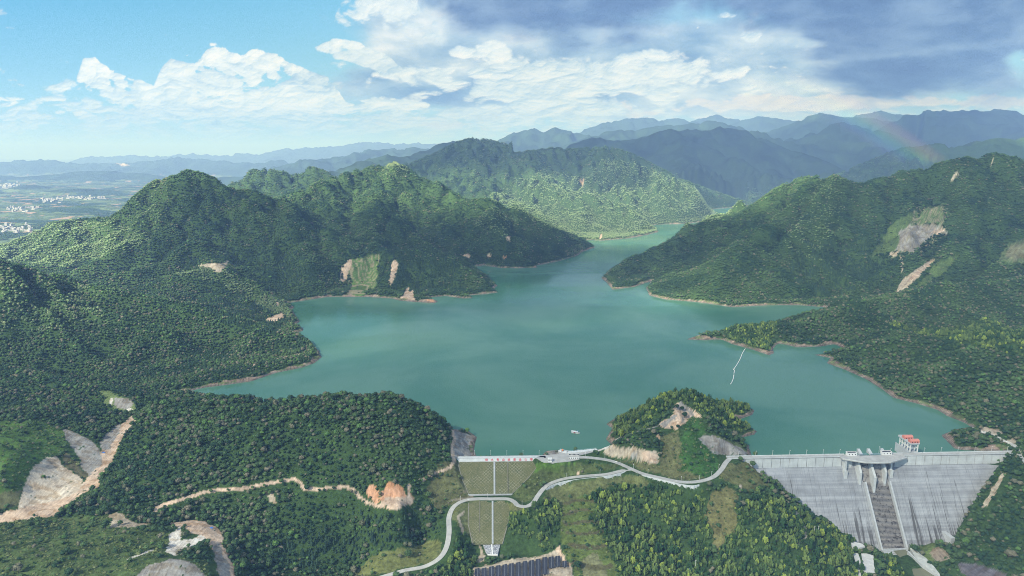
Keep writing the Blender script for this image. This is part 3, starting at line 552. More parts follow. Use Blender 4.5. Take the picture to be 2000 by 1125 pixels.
ROCK = [  # colour, max distance, polygon
 ((.52, .46, .38), 1300, [(38,985),(45,945),(60,915),(90,893),(110,892),(125,912),(160,935),(166,947),(150,965),(110,982),(60,997),(30,1003)]),
 (PINK, 1300, [(-30,1012),(40,992),(110,978),(150,962),(170,938),(190,905),(200,882),(215,850),(235,830),(262,809),(268,813),(243,850),(228,880),(218,905),(195,930),(193,950),(165,962),(130,990),(105,1008),(60,1012),(-30,1024)]),
 (GREY, 1300, [(122,835),(145,843),(175,860),(190,870),(198,885),(198,905),(185,918),(176,930),(160,912),(152,890),(135,870),(128,850)]),
 (GREY, 1300, [(196,862),(212,845),(232,828),(238,832),(222,860),(210,880),(200,878)]),
 (WHITE, 1500, [(213,778),(222,776),(220,790),(214,792)]), (WHITE, 1500, [(246,796),(258,798),(256,803),(245,801)]), (GREY, 1500, [(222,775),(250,778),(262,788),(250,800),(225,795)]),
 (PINK, 1200, [(335,1022),(370,1015),(398,1019),(428,1033),(435,1042),(432,1058),(448,1092),(466,1135),(440,1135),(428,1095),(408,1062),(395,1052),(385,1044),(370,1040),(362,1028),(340,1030)]),
 (WHITE, 1200, [(330,1045),(350,1028),(356,1040),(350,1055),(372,1052),(392,1046),(404,1052),(378,1066),(360,1072),(342,1086),(325,1078)]),
 (GREY, 1200, [(415,1068),(428,1062),(445,1100),(455,1135),(432,1135)]),
 (GREY, 1200, [(255,1135),(290,1105),(330,1091),(375,1098),(398,1118),(400,1135)]),
 (TAN, 1200, [(214,1006),(228,998),(240,1004),(256,1018),(292,1024),(262,1031),(216,1030)]),
 (ORANGE, 1200, [(717,968),(714,958),(722,948),(735,950),(733,958),(752,962),(755,944),(768,941),(782,944),(790,958),(797,972),(770,972),(755,975),(735,985)]),
 (PINK, 1200, [(740,985),(757,972),(795,970),(800,962),(798,948),(804,945),(806,965),(813,972),(806,984),(790,986),(778,996),(760,996),(742,992)]),
 (TAN, 1200, [(523,955),(530,960),(540,978),(540,986),(530,981),(515,960)]),
 (PINK, 2300, [(520,624),(533,617),(548,611),(557,613),(554,620),(540,628),(524,629)]), (PINK, 2300, [(538,590),(545,590),(546,598),(540,598)]),
 (PINK, 3200, [(669,548),(670,518),(684,505),(689,508),(682,530),(676,548),(671,562)]),
 (PINK, 3200, [(760,560),(761,536),(766,512),(770,507),(780,514),(774,532),(768,552)]),
 (PINK, 3000, [(768,587),(785,580),(793,562),(798,560),(801,570),(808,564),(811,588),(790,592)]), (ORANGE, 3000, [(808,592),(840,584),(856,584),(860,591),(830,595)]),
 (TAN, 3200, [(385,519),(410,514),(438,514),(446,508),(448,513),(430,533),(420,531),(412,524),(390,523)]),
 (PINK, 3400, [(903,499),(915,495),(920,500),(912,504)]), (PINK, 3400, [(953,495),(958,495),(960,503),(951,503)]), (ORANGE, 3400, [(978,501),(990,502),(985,507)]),
 (PINK, 3900, [(990,462),(998,462),(996,470),(991,469)]), (ORANGE, 3400, [(1034,521),(1046,519),(1050,525),(1036,525)]),
 (PINK, 7000, [(1133,352),(1141,350),(1143,360),(1137,364)]), (PINK, 5500, [(1172,458),(1176,456),(1178,466),(1170,468)]),
 (TAN, 4000, [(1748,573),(1760,548),(1790,526),(1818,507),(1828,508),(1806,530),(1788,548),(1768,566)]), (PINK, 4000, [(1770,548),(1795,527),(1822,508),(1826,510),(1800,532),(1782,550)]),
 (GREY, 4000, [(1755,452),(1775,440),(1800,438),(1838,440),(1850,455),(1846,462),(1835,452),(1818,462),(1800,476),(1782,495),(1748,490),(1758,470)]),
 (PINK, 4000, [(1818,455),(1838,443),(1846,450),(1830,460)]), (TAN, 4000, [(1735,493),(1755,492),(1752,500),(1738,500)]),
 (TAN, 4000, [(1855,350),(1868,338),(1872,344),(1860,354)]), (TAN, 4000, [(1936,310),(1940,311),(1939,318),(1935,318)]),
 (PINK, 1400, [(1292,834),(1290,826),(1312,812),(1320,788),(1330,784),(1345,794),(1374,810),(1372,815),(1350,815),(1338,826),(1322,838)]),
 (GREY, 1400, [(1322,800),(1330,783),(1348,796),(1357,814),(1350,818),(1342,800),(1334,822),(1326,826),(1338,806)]), (GREY, 1400, [(1290,830),(1318,808),(1324,812),(1300,834)]),
 (TAN, 1400, [(1178,882),(1196,870),(1215,873),(1232,872),(1255,876),(1288,884),(1287,902),(1270,906),(1250,900),(1236,893),(1190,893)]),
 (PINK, 1400, [(1252,884),(1264,880),(1285,890),(1280,904),(1256,900)]), (GREY, 1400, [(1226,884),(1242,882),(1246,896),(1232,896)]), (PINK, 1400, [(1281,850),(1288,849),(1290,860),(1283,862)]),
 (GREY, 1400, [(1362,856),(1376,849),(1392,848),(1402,856),(1430,866),(1462,888),(1396,889),(1378,870)]),
 (GREY, 1400, [(884,840),(890,838),(914,848),(928,852),(932,868),(926,880),(925,893),(884,893),(883,880),(882,872),(890,858)]),
 (GREY, 1400, [(1058,889),(1064,880),(1078,877),(1092,880),(1094,889)]),
 (TAN, 1200, [(925,1135),(926,1110),(950,1104),(1000,1092),(1075,1082),(1085,1072),(1094,1070),(1110,1098),(1118,1110),(1120,1135)]), (PINK, 1200, [(1083,1074),(1092,1066),(1108,1096),(1112,1106),(1100,1096),(1094,1088)]),
 ((.26, .22, .17), 1200, [(1814,1080),(1835,1068),(1850,1078),(1856,1092),(1838,1096),(1822,1092)]), ((.13, .13, .15), 1200, [(1868,1100),(1905,1100),(1965,1120),(1960,1135),(1880,1125)]),
 (TAN, 1200, [(1958,925),(1966,926),(1948,955),(1930,985),(1915,1000),(1920,985),(1938,950)]), (TAN, 1400, [(1915,838),(1925,832),(1950,838),(1958,845),(1950,850),(1930,848)]), (TAN, 1400, [(1965,858),(1980,855),(1984,865),(1975,870)]),
 (TAN, 1200, [(1445,948),(1450,946),(1452,958),(1446,958)]), (PINK, 1200, [(1126,921),(1133,920),(1135,926),(1127,927)]),
 (WHITE, 1200, [(1552,1000),(1562,998),(1566,1006),(1560,1012),(1553,1006)]),
 (TAN, 1200, [(930,1096),(938,1082),(946,1084),(940,1100)]),
 ((.19, .20, .12), 4000, [(1962,500),(1975,480),(2010,472),(2010,500),(1980,508)]), (PINK, 26000, [(225,318),(240,317),(252,324),(240,324)]),
]
TRACK = [(PINK, 6.5, [(302,1003),(306,992),(318,986),(345,978),(372,970),(400,961),(430,956),(470,955),(500,949),(530,943),(560,938),(576,936),(586,942),(594,954)]),
 (PINK, 6, [(594,954),(615,956),(650,952),(676,951),(690,956),(702,970),(718,982),(745,990)]), (PINK, 6, [(826,936),(845,927),(862,920),(880,912),(888,900),(884,885),(882,872),(888,858),(884,842)]),
 (PINK, 3.2, [(490,716),(505,706),(525,701),(560,697),(592,690),(600,682),(598,674)]), (PINK, 2.5, [(345,738),(360,735)]), (TAN, 3, [(1757,500),(1762,510),(1762,530),(1766,536)]),
 (WHITE, 4, [(1900,836),(1920,844),(1945,852),(1958,860),(1975,866),(1985,872),(1992,882),(1994,892),(2010,912)]), (TAN, 3, [(1560,1010),(1572,1030),(1575,1048),(1560,1062)]),
 (TAN, 4, [(935,1060),(940,1075),(945,1095)]), (WHITE, 3, [(250,1092),(282,1080),(300,1074)]), (TAN, 5, [(905,1000),(895,1010),(905,1040)]), (PINK, 3, [(665,548),(668,520)]),
 (WHITE, 3.4, [(1168,880),(1185,874),(1196,864),(1208,856)]), (GREY, 2.4, [(1208,856),(1240,845),(1272,836),(1292,830)])]
GRASS = [ # colour of the ground cover, max distance, keeps low shrubs?, polygon
 ((.09, .12, .045), 1300, .95, [(1048,905),(1060,903),(1112,903),(1210,910),(1228,912),(1150,925),(1085,938),(1055,955),(1040,975),(1020,982),(1006,972),(1004,962),(1020,930)]),
 ((.09, .17, .035), 1300, .1, [(1048,906),(1060,902),(1080,904),(1112,902),(1125,905),(1100,910),(1070,916),(1050,924),(1042,920)]),
 ((.12, .13, .06), 1300, .7, [(862,902),(905,902),(928,975),(872,985),(850,1000),(832,960),(850,930)]), ((.12, .14, .06), 1300, .0, [(878,985),(935,978),(930,1060),(900,1030),(882,1010)]),
 ((.13, .14, .06), 1300, .0, [(975,978),(1010,984),(1025,994),(985,1000),(978,1060),(968,1085),(960,1085)]),
 ((.13, .15, .055), 1300, .35, [(700,1112),(740,1080),(800,1070),(850,1055),(865,1060),(864,1085),(850,1100),(800,1108),(745,1122),(690,1130)]),
 ((.075, .115, .042), 1300, 1.1, [(-60,1020),(110,1012),(215,1008),(330,1035),(330,1090),(400,1095),(430,1140),(-60,1140)]),
 ((.07, .135, .035), 1300, 1.0, [(-60,825),(0,824),(70,821),(132,838),(125,890),(95,892),(55,920),(38,955),(-60,975)]), ((.11, .12, .06), 1300, .1, [(-60,975),(38,955),(38,985),(-60,1010)]),
 ((.12, .12, .07), 1300, .1, [(118,885),(130,880),(150,905),(178,930),(165,938),(128,912)]),
 ((.105, .145, .042), 1300, .45, [(1092,985),(1135,962),(1160,985),(1150,1012),(1175,1045),(1196,1080),(1205,1140),(1125,1140),(1118,1100),(1095,1060),(1100,1020)]),
 ((.125, .145, .06), 1300, .3, [(1060,962),(1100,945),(1150,938),(1215,930),(1250,930),(1275,944),(1250,950),(1200,948),(1160,960),(1100,985),(1062,980)]),
 ((.16, .17, .09), 1300, .0, [(1136,1090),(1160,1080),(1180,1100),(1195,1140),(1140,1140)]),
 ((.14, .14, .06), 1300, .55, [(1385,965),(1420,950),(1442,968),(1440,1010),(1425,1050),(1405,1082),(1392,1050),(1380,1010)]), ((.12, .13, .055), 1300, .4, [(1415,905),(1462,903),(1500,945),(1475,960),(1425,945),(1405,930)]),
 ((.045, .11, .028), 1400, .9, [(1338,822),(1352,816),(1368,818),(1382,840),(1388,870),(1402,900),(1404,918),(1385,930),(1345,932),(1325,922),(1328,880),(1335,850)]),
 ((.12, .13, .06), 1400, .8, [(1190,896),(1290,904),(1292,850),(1330,842),(1330,920),(1380,934),(1340,938),(1280,926),(1235,908)]),
 ((.11, .14, .055), 1400, .1, [(1392,848),(1440,862),(1470,888),(1440,888)]), ((.10, .14, .05), 1200, .3, [(1790,1062),(1830,1055),(1830,1085),(1815,1100),(1800,1085)]),
 ((.10, .17, .05), 3300, .15, [(672,520),(690,506),(745,494),(738,520),(735,560),(700,582),(676,580),(690,550)]), ((.12, .16, .07), 4500, .2, [(735,318),(765,308),(792,322),(775,324),(745,326)]),
 ((.10, .15, .06), 4000, .15, [(1788,437),(1800,415),(1812,403),(1840,403),(1844,436)]), ((.09, .14, .05), 4000, .4, [(1700,500),(1740,440),(1790,410),(1800,440),(1750,490)]), ((.09, .14, .05), 4000, .3, [(1790,560),(1830,510),(1870,500),(1850,530),(1810,555)]),
 ((.11, .15, .07), 4000, .1, [(1950,510),(1965,480),(2060,440),(2060,505),(1990,515)]), ((.12, .18, .07), 12000, 0, [(1600,255),(1625,243),(1660,240),(1672,252),(1640,262),(1622,276)]),
 ((.13, .18, .07), 1500, .1, [(195,760),(230,770),(270,790),(262,808),(245,812),(225,800),(205,790)]),
]
BAMBOO = [(1300, [(1148,960),(1200,950),(1255,935),(1290,952),(1385,962),(1392,1050),(1385,1140),(1205,1140),(1178,1050),(1148,1015)]), (1300, [(1000,990),(1090,975),(1110,1000),(1105,1060),(1080,1082),(1000,1090),(970,1085),(985,1040)]),
 (1300, [(862,1100),(880,1030),(905,1020),(940,1075),(945,1100),(925,1140),(860,1140)]), (1400, [(1186,840),(1210,808),(1260,783),(1340,752),(1400,752),(1470,775),(1478,845),(1440,850),(1400,830),(1376,812),(1330,782),(1300,810),(1240,850),(1190,866)]),
 (1300, [(1440,1000),(1480,960),(1560,1000),(1680,1060),(1690,1140),(1395,1140),(1400,1085),(1430,1045)]), (2200, [(1405,650),(1430,628),(1520,628),(1512,690),(1450,680)]), (1900, [(1740,640),(1760,585),(1880,590),(2000,610),(2000,700),(1900,680)]),
 (1300, [(1730,1085),(1760,1075),(1800,1140),(1720,1140)])]
CONIFER = [(3300, [(735,488),(860,498),(910,520),(900,560),(800,575),(745,560)]), (2600, [(430,560),(500,580),(560,620),(540,660),(440,640),(400,600)]), (3600, [(1560,470),(1700,470),(1750,560),(1600,580),(1540,540)]), (3400, [(300,520),(560,470),(640,540),(560,570),(440,505)]),
 (1300, [(600,1000),(830,1010),(850,1050),(720,1080),(600,1120),(500,1090)])]
def classify(x, y, z):
    u, v = proj(x, y, z)
    q = np.minimum(2.6, 1500 / y * 2.0)
    ju = u + fbm(x / 22, y / 22, 5, .65, 301) * 17 * np.minimum(1, 1200 / y); jv = v + fbm(x / 22 + 9, y / 22, 5, .65, 311) * 11 * np.minimum(1, 1200 / y)
    n = fbm(x / 90, y / 90, 4, .5, 321); hole = fbm(x / 17, y / 17, 5, .65, 323); h2 = fbm(x / 30, y / 12, 5, .6, 325)
    A = np.empty(x.shape + (3,)); A[:] = (.045, .085, .030)
    tree = np.ones(x.shape); kind = np.zeros(x.shape, int); shrub = np.zeros(x.shape); bare = np.zeros(x.shape)
    for ymax, poly in BAMBOO: kind[px_poly(ju, jv, poly) & (y < ymax)] = 2
    for ymax, poly in CONIFER: kind[px_poly(ju, jv, poly) & (y < ymax)] = 1
    for c, ymax, sh, poly in GRASS:
        m = px_poly(ju, jv, poly) & (y < ymax); A[m] = np.array(c) * (1 + .35 * n[m] + .55 * fbm(x[m] / 11, y[m] / 11, 4, .65, 391))[:, None]; tree[m] = 0; shrub[m] = sh
    for c, ymax, poly in ROCK:
        m = px_poly(u * .45 + ju * .55, v * .45 + jv * .55, poly) & (y < ymax) & ~((y < 1300) & (hole > .38)); A[m] = np.array(c) * (1 + .45 * hole[m, None] * np.array([.8, 1, 1.2])) * np.where(h2[m, None] > .12, np.array([[.80, .74, .66]]), 1.0); tree[m] = 0; shrub[m] = 0; bare[m] = 1
    for c, wd, poly in TRACK:
        m = px_line(u * .88 + ju * .12, v * .88 + jv * .12, poly, wd) & (y < 4500); A[m] = np.array(c); tree[m] = 0; shrub[m] = 0; bare[m] = 1
    # terraces: pale risers between green treads
    for ymax, poly, c in ((3300, [(690,506),(745,494),(738,520),(735,560),(700,582),(676,580),(682,530)], (.26, .24, .15)), (4000, [(1745,492),(1790,403),(1842,403),(1850,458),(1780,497)], (.24, .22, .15)), (1300, [(1092,985),(1160,962),(1205,1140),(1125,1140)], (.10, .10, .05)), (1300, [(868,985),(925,940),(925,972),(905,978)], (.24, .22, .16))):
        m = px_poly(u, v, poly) & (y < ymax); st = ((z + 2 * n) % 7) < 2.0; A[m & st] = c
    ds = shore_d(x, y)
    onlake = (y < 7600) & (np.abs(x - 250) < 3900)
    bz = 4.6 + 6 * fbm(x / 55, y / 55, 3, .5, 331)
    m = onlake & (z < bz) & (ds < 30 + 12 * n) & ~((y < 1115) & (x < 560) & (ds > 9)) & ~((y < 1130) & (x > 600) & (ds > 24))
    rc = np.array([(.25, .195, .155)]) * (1 + .5 * fbm(x / 26, y / 26, 3, .6, 341))[..., None]; rc = rc * (1 + .30 * np.sin(z * 4.2 + 2 * n))[..., None]; gr = (z[..., None] < 2.2); rc = np.where(gr, rc * np.array([.62, .72, .78]), rc); gr = fbm(x / 33, y / 33, 3, .6, 347)[..., None] > .12; rc = np.where(gr & (z[..., None] > 2), rc * np.array([.55, .85, .5]), rc)
    A[m] = rc[m]; tree[m] = 0; shrub[m] = 0; bare[m] = 1
    # mid-distance slopes: sun patches are painted in the tree tint
    # lowland: fields, woods and bare red soil
    pl = (z < -30) & (y > 4300) & (x < 500); f1 = fbm(x / 700, y / 500, 5, .55, 351); f2 = fbm(x / 260, y / 240, 4, .55, 361)
    A[pl] = (.07, .11, .055); k = pl & (f2 > .10); A[k] = (.12, .17, .08); k = pl & (f1 > .03); A[k] = (.03, .06, .035); k = pl & (f2 < -.30); A[k] = (.30, .22, .16); tree[pl & ~(f1 > .06)] = 0
    far_ = y > 7000; g = fbm(x / 300, y / 300, 5, .6, 371)[..., None]
    A = np.where((far_ & ~pl & (bare == 0))[..., None], np.array([.030, .055, .028]) * (1 + .9 * g), A)
    return A, tree, kind, shrub, bare
def attr_color(me, name, arr):
    a = me.attributes.new(name, 'FLOAT_COLOR', 'POINT'); b = np.ones((len(me.vertices), 4), 'f'); b[:, :3] = arr; a.data.foreach_set('color', b.ravel())
def grid_mesh(name, Xg, Yg, Zg, mat):
    h, w_ = Xg.shape; me = bpy.data.meshes.new(name)
    me.vertices.add(h * w_); me.vertices.foreach_set('co', np.stack([Xg, Yg, Zg], -1).astype('f').ravel())
    i = (np.arange(h - 1)[:, None] * w_ + np.arange(w_ - 1)).ravel(); q = np.stack([i, i + 1, i + w_ + 1, i + w_], -1).astype('i')
    n = len(q); me.loops.add(n * 4); me.loops.foreach_set('vertex_index', q.ravel()); me.polygons.add(n)
    me.polygons.foreach_set('loop_start', np.arange(0, n * 4, 4, dtype='i')); me.polygons.foreach_set('loop_total', np.full(n, 4, 'i'))
    me.polygons.foreach_set('use_smooth', np.ones(n, bool)); me.update(); me.materials.append(mat)
    o = bpy.data.objects.new(name, me); col.objects.link(o); return o
def mat(name, rough=.85, spec=.2):
    m = bpy.data.materials.new(name); m.use_nodes = True; t = NT(m.node_tree); t.n.clear()
    b = t.new('ShaderNodeBsdfPrincipled'); b.inputs['Roughness'].default_value = rough; b.inputs['Specular IOR Level'].default_value = spec
    o = t.new('ShaderNodeOutputMaterial'); t.l.new(b.outputs[0], o.inputs[0]); t.b = b; t.o = o; return m, t
def objco(t): return t.new('ShaderNodeTexCoord').outputs['Object']
def geopos(t): return t.new('ShaderNodeNewGeometry').outputs['Position']
mt, t = mat('ground', .95, .05)
at_ = t.new('ShaderNodeAttribute', attribute_name='alb'); ba = t.new('ShaderNodeAttribute', attribute_name='bare'); p = geopos(t)
n1 = t.noise(p, .22, 6, .7); n2 = t.noise(p, .035, 4, .6)
st = t.new('ShaderNodeMapping'); t.l.new(p, st.inputs[0]); st.inputs['Scale'].default_value = (.30, .035, .03)
n3 = t.noise(st.outputs[0], 1.0, 6, .7, .3); n4 = t.noise(p, .09, 6, .7)
k = t.add(t.mul(t.mul(t.sub(n1, .5), 2.2), t.sub(1.0, t.mul(ba.outputs[2], .6))), t.mul(t.sub(n2, .5), 1.1)); k = t.add(k, t.mul(t.add(t.mul(t.sub(n3, .5), 1.5), t.mul(t.sub(n4, .5), 1.0)), ba.outputs[2]))
k = t.m('MAXIMUM', t.add(k, 1.0), .25)
kk = t.vec(k, k, k); mm = t.new('ShaderNodeVectorMath', operation='MULTIPLY'); t.l.new(at_.outputs[0], mm.inputs[0]); t.l.new(kk, mm.inputs[1]); t.l.new(mm.outputs[0], t.b.inputs[0])
bp = t.new('ShaderNodeBump'); bp.inputs['Strength'].default_value = .7; bp.inputs['Distance'].default_value = 2.0; t.l.new(n1, bp.inputs['Height']); t.l.new(bp.outputs[0], t.b.inputs['Normal'])
GROUND = mt
def far_rows():
    ys = [560.0]
    while ys[-1] < 36000:
        y = ys[-1]; ys.append(y + (2.4 if y < 1300 else max(2.4, (y - 1300) * .0036 + 2.4) if y < 7000 else y * .0050))
    return np.array(ys + [45000.0, 80000.0])
YS = far_rows(); RT = np.linspace(-1.0, 1.0, 980)
def kind_of(o, k, label=None):
    o['kind'] = k
    if label: o['label'] = label
def terrain():
    cuts = [0, int(np.searchsorted(YS, 1300)), int(np.searchsorted(YS, 7600)), len(YS) - 1]
    for (i0, i1), nm, lb in zip(zip(cuts, cuts[1:]), ('terrain', 'hills', 'mountains'), ('valley slopes, quarries and clearings around the two dams', 'forested hills that ring the lake', 'blue mountain ranges and plain at the horizon')):
        y = YS[i0:i1 + 1]; rt = RT if nm != 'mountains' else RT[::1]
        Yg = np.repeat(y[:, None], len(rt), 1); Xg = Yg * rt[None]
        if nm == 'terrain': Xg = Xg * 1.0
        Zg = height(Xg, Yg)
        Zg = Zg + np.where(Yg > 1300, fbm(Xg / 24, Yg / 24, 3, .6, 81) * 1.6 * sst(Zg, 12, 40), 0)
        A, tr, kd, sh, ba_ = classify(Xg, Yg, Zg)
        o = grid_mesh(nm, Xg, Yg, Zg, GROUND); attr_color(o.data, 'alb', A.reshape(-1, 3))
        a = o.data.attributes.new('bare', 'FLOAT', 'POINT'); a.data.foreach_set('value', ba_.ravel().astype('f'))
        kind_of(o, 'structure', lb)
terrain()
# ---- water
mw, t = mat('lake_water', .10, .36)
p = geopos(t); nn = t.noise(p, .0022, 4, .55, .6); n2 = t.noise(p, .012, 3, .5)
f = t.step(t.add(nn, t.mul(n2, .15)), .42, .72)
t.l.new(t.mix(f, (.050, .162, .108, 1), (.096, .218, .154, 1)), t.b.inputs[0])
t.b.inputs['IOR'].default_value = 1.33
sc2 = t.new('ShaderNodeMapping'); t.l.new(p, sc2.inputs[0]); sc2.inputs['Scale'].default_value = (.22, .16, 1)
wv = t.noise(sc2.outputs[0], 1.0, 3, .6); a3_ = t.new('ShaderNodeMapping'); t.l.new(p, a3_.inputs[0]); a3_.inputs['Scale'].default_value = (.0011, .0032, 1); a3_.inputs['Rotation'].default_value = (0, 0, .5); pat = t.noise(a3_.outputs[0], 1.0, 5, .6, .8); t.l.new(t.step(pat, .40, .62, .07, .26), t.b.inputs['Roughness'])
bp = t.new('ShaderNodeBump'); bp.inputs['Strength'].default_value = .35; bp.inputs['Distance'].default_value = .35; t.l.new(wv, bp.inputs['Height']); t.l.new(bp.outputs[0], t.b.inputs['Normal'])
def flat_poly(name, P, z, m):
    P3 = [Vector((q[0], q[1], z)) for q in P]; tri = tessellate_polygon([P3]); me = bpy.data.meshes.new(name)
    fs = []
    for a, b, c in tri:
        nz = (P3[b] - P3[a]).cross(P3[c] - P3[a]).z; fs.append((a, b, c) if nz > 0 else (a, c, b))
    me.from_pydata(P3, [], fs); me.materials.append(m); o = bpy.data.objects.new(name, me); col.objects.link(o); return o
lake = []
nS = len(SHORE); area = sum(SHORE[i][0] * SHORE[(i + 1) % nS][1] - SHORE[(i + 1) % nS][0] * SHORE[i][1] for i in range(nS)); sg = 1 if area > 0 else -1
for i in range(nS):
    a, b, c = SHORE[i - 1], SHORE[i], SHORE[(i + 1) % nS]; d1 = (b - a) / (np.linalg.norm(b - a) + 1e-9); d2 = (c - b) / (np.linalg.norm(c - b) + 1e-9); d = d1 + d2; d = d / (np.linalg.norm(d) + 1e-9)
    lake.append(b + sg * np.array([d[1], -d[0]]) * .8)
kind_of(flat_poly('lake_water', lake, 0.0, mw), 'structure', 'calm teal green reservoir water')
# ---- forest: instanced crowns on scattered points; the nearest 300 trees are things of their own
def crown_mesh(name, kind, seed, m, leaves=60, lumps=7):
    r = random.Random(seed); bm = bmesh.new()
    def lump(c, s, sub=1):
        q = bmesh.ops.create_icosphere(bm, subdivisions=sub, radius=1.0)
        for v in q['verts']:
            k = 1 + .34 * mn.noise(v.co * 2.3 + Vector((seed, c[0], c[2]))); v.co = Vector((v.co.x * s[0] * k + c[0], v.co.y * s[1] * k + c[1], v.co.z * s[2] * k + c[2]))
    def leaf(c, s, up):
        a = Vector((r.uniform(-1, 1), r.uniform(-1, 1), r.uniform(-.4, up))).normalized(); b = a.orthogonal().normalized(); b = (b + .5 * a.cross(b)).normalized(); k = a.cross(b)
        vs = [bm.verts.new(Vector(c) + b * s * x + k * s * .6 * y_) for x, y_ in ((-1, -.4), (0, -1), (1, .4), (0, 1))]; bm.faces.new(vs)
    if kind == 'broad':
        lump((0, 0, 5.2), (2.5, 2.5, 2.4), 2)
        for i in range(lumps):
            a = r.uniform(0, 6.28); q = r.uniform(.9, 2.5); h = 4.0 + r.uniform(0, 1) * (4.2 - q); s = r.uniform(1.1, 1.7); lump((math.cos(a) * q, math.sin(a) * q, h), (s, s, s * .8))
        for i in range(leaves):
            th = r.uniform(0, 6.28); ph = math.acos(r.uniform(-.2, 1)); q = r.uniform(2.7, 3.7); leaf((math.sin(ph) * math.cos(th) * q, math.sin(ph) * math.sin(th) * q, 5.0 + math.cos(ph) * q * .9), r.uniform(.3, .7), 1)
    elif kind == 'conifer':
        for i in range(6):
            z = 1.8 + i * 1.35; s = 2.3 * (1 - i / 6.6); lump((r.uniform(-.2, .2), r.uniform(-.2, .2), z), (s, s, 1.15))
        for i in range(leaves):
            z = r.uniform(1.2, 9.2); q = 2.6 * (1 - z / 10.5) + .35; a = r.uniform(0, 6.28); leaf((math.cos(a) * q, math.sin(a) * q, z), r.uniform(.25, .5), .3)
    elif kind == 'bamboo':
        for i in range(5):
            a = r.uniform(0, 6.28); q = r.uniform(.5, 1.9); h = r.uniform(6, 8.6); lump((math.cos(a) * q, math.sin(a) * q, h), (.95, .95, 2.1)); lump((math.cos(a) * q * 1.5, math.sin(a) * q * 1.5, h - 2.2), (1.1, 1.1, 2.0))
        lump((0, 0, 4.5), (1.7, 1.7, 2.6))
        for i in range(leaves):
            a = r.uniform(0, 6.28); q = r.uniform(1.2, 3.1); z = 9.8 - q * 1.3 + r.uniform(-2.5, .5); leaf((math.cos(a) * q, math.sin(a) * q, z), r.uniform(.3, .75), .6)
    else:
        for i in range(4):
            a = r.uniform(0, 6.28); q = r.uniform(0, 1.1); lump((math.cos(a) * q, math.sin(a) * q, .7), (1.0, 1.0, .8))
        for i in range(leaves // 2):
            a = r.uniform(0, 6.28); q = r.uniform(.4, 1.9); leaf((math.cos(a) * q, math.sin(a) * q, r.uniform(.6, 1.7)), r.uniform(.2, .5), 1)
    me = bpy.data.meshes.new(name); bm.to_mesh(me); bm.free(); me.materials.append(m); return me
mf, t = mat('foliage', .8, .12)
ai = t.new('ShaderNodeAttribute', attribute_type='INSTANCER', attribute_name='tint'); p = geopos(t); n1 = t.noise(p, .8, 4, .75); n1 = t.m('MAXIMUM', t.add(.05, t.mul(n1, 1.95)), .25); kk = t.vec(n1, n1, n1)
mm = t.new('ShaderNodeVectorMath', operation='MULTIPLY'); t.l.new(ai.outputs[0], mm.inputs[0]); t.l.new(kk, mm.inputs[1]); t.l.new(mm.outputs[0], t.b.inputs[0])
mfo, t = mat('tree_foliage', .8, .12)                       # same leaves for the trees that are things: colour kept on the object
ai = t.new('ShaderNodeObjectInfo'); p = geopos(t); n1 = t.noise(p, .55, 3, .6); n1 = t.add(.55, t.mul(n1, .9)); kk = t.vec(n1, n1, n1)
mm = t.new('ShaderNodeVectorMath', operation='MULTIPLY'); t.l.new(ai.outputs['Color'], mm.inputs[0]); t.l.new(kk, mm.inputs[1]); t.l.new(mm.outputs[0], t.b.inputs[0])
VARS = [('broad', 1), ('broad', 2), ('broad', 3), ('conifer', 4), ('conifer', 5), ('bamboo', 6), ('bamboo', 7), ('shrub', 8), ('shrub', 9)]
CR = [bpy.data.objects.new('crown_%s' % k, crown_mesh('crown_%s' % k, k, s_, mf)) for k, s_ in VARS]
PICK = {0: (0, 3), 1: (3, 2), 2: (5, 2), 3: (7, 2)}
crcol = bpy.data.collections.new('crown kinds')
for i, o in enumerate(CR): o.name = 'kind_%02d' % i; crcol.objects.link(o)
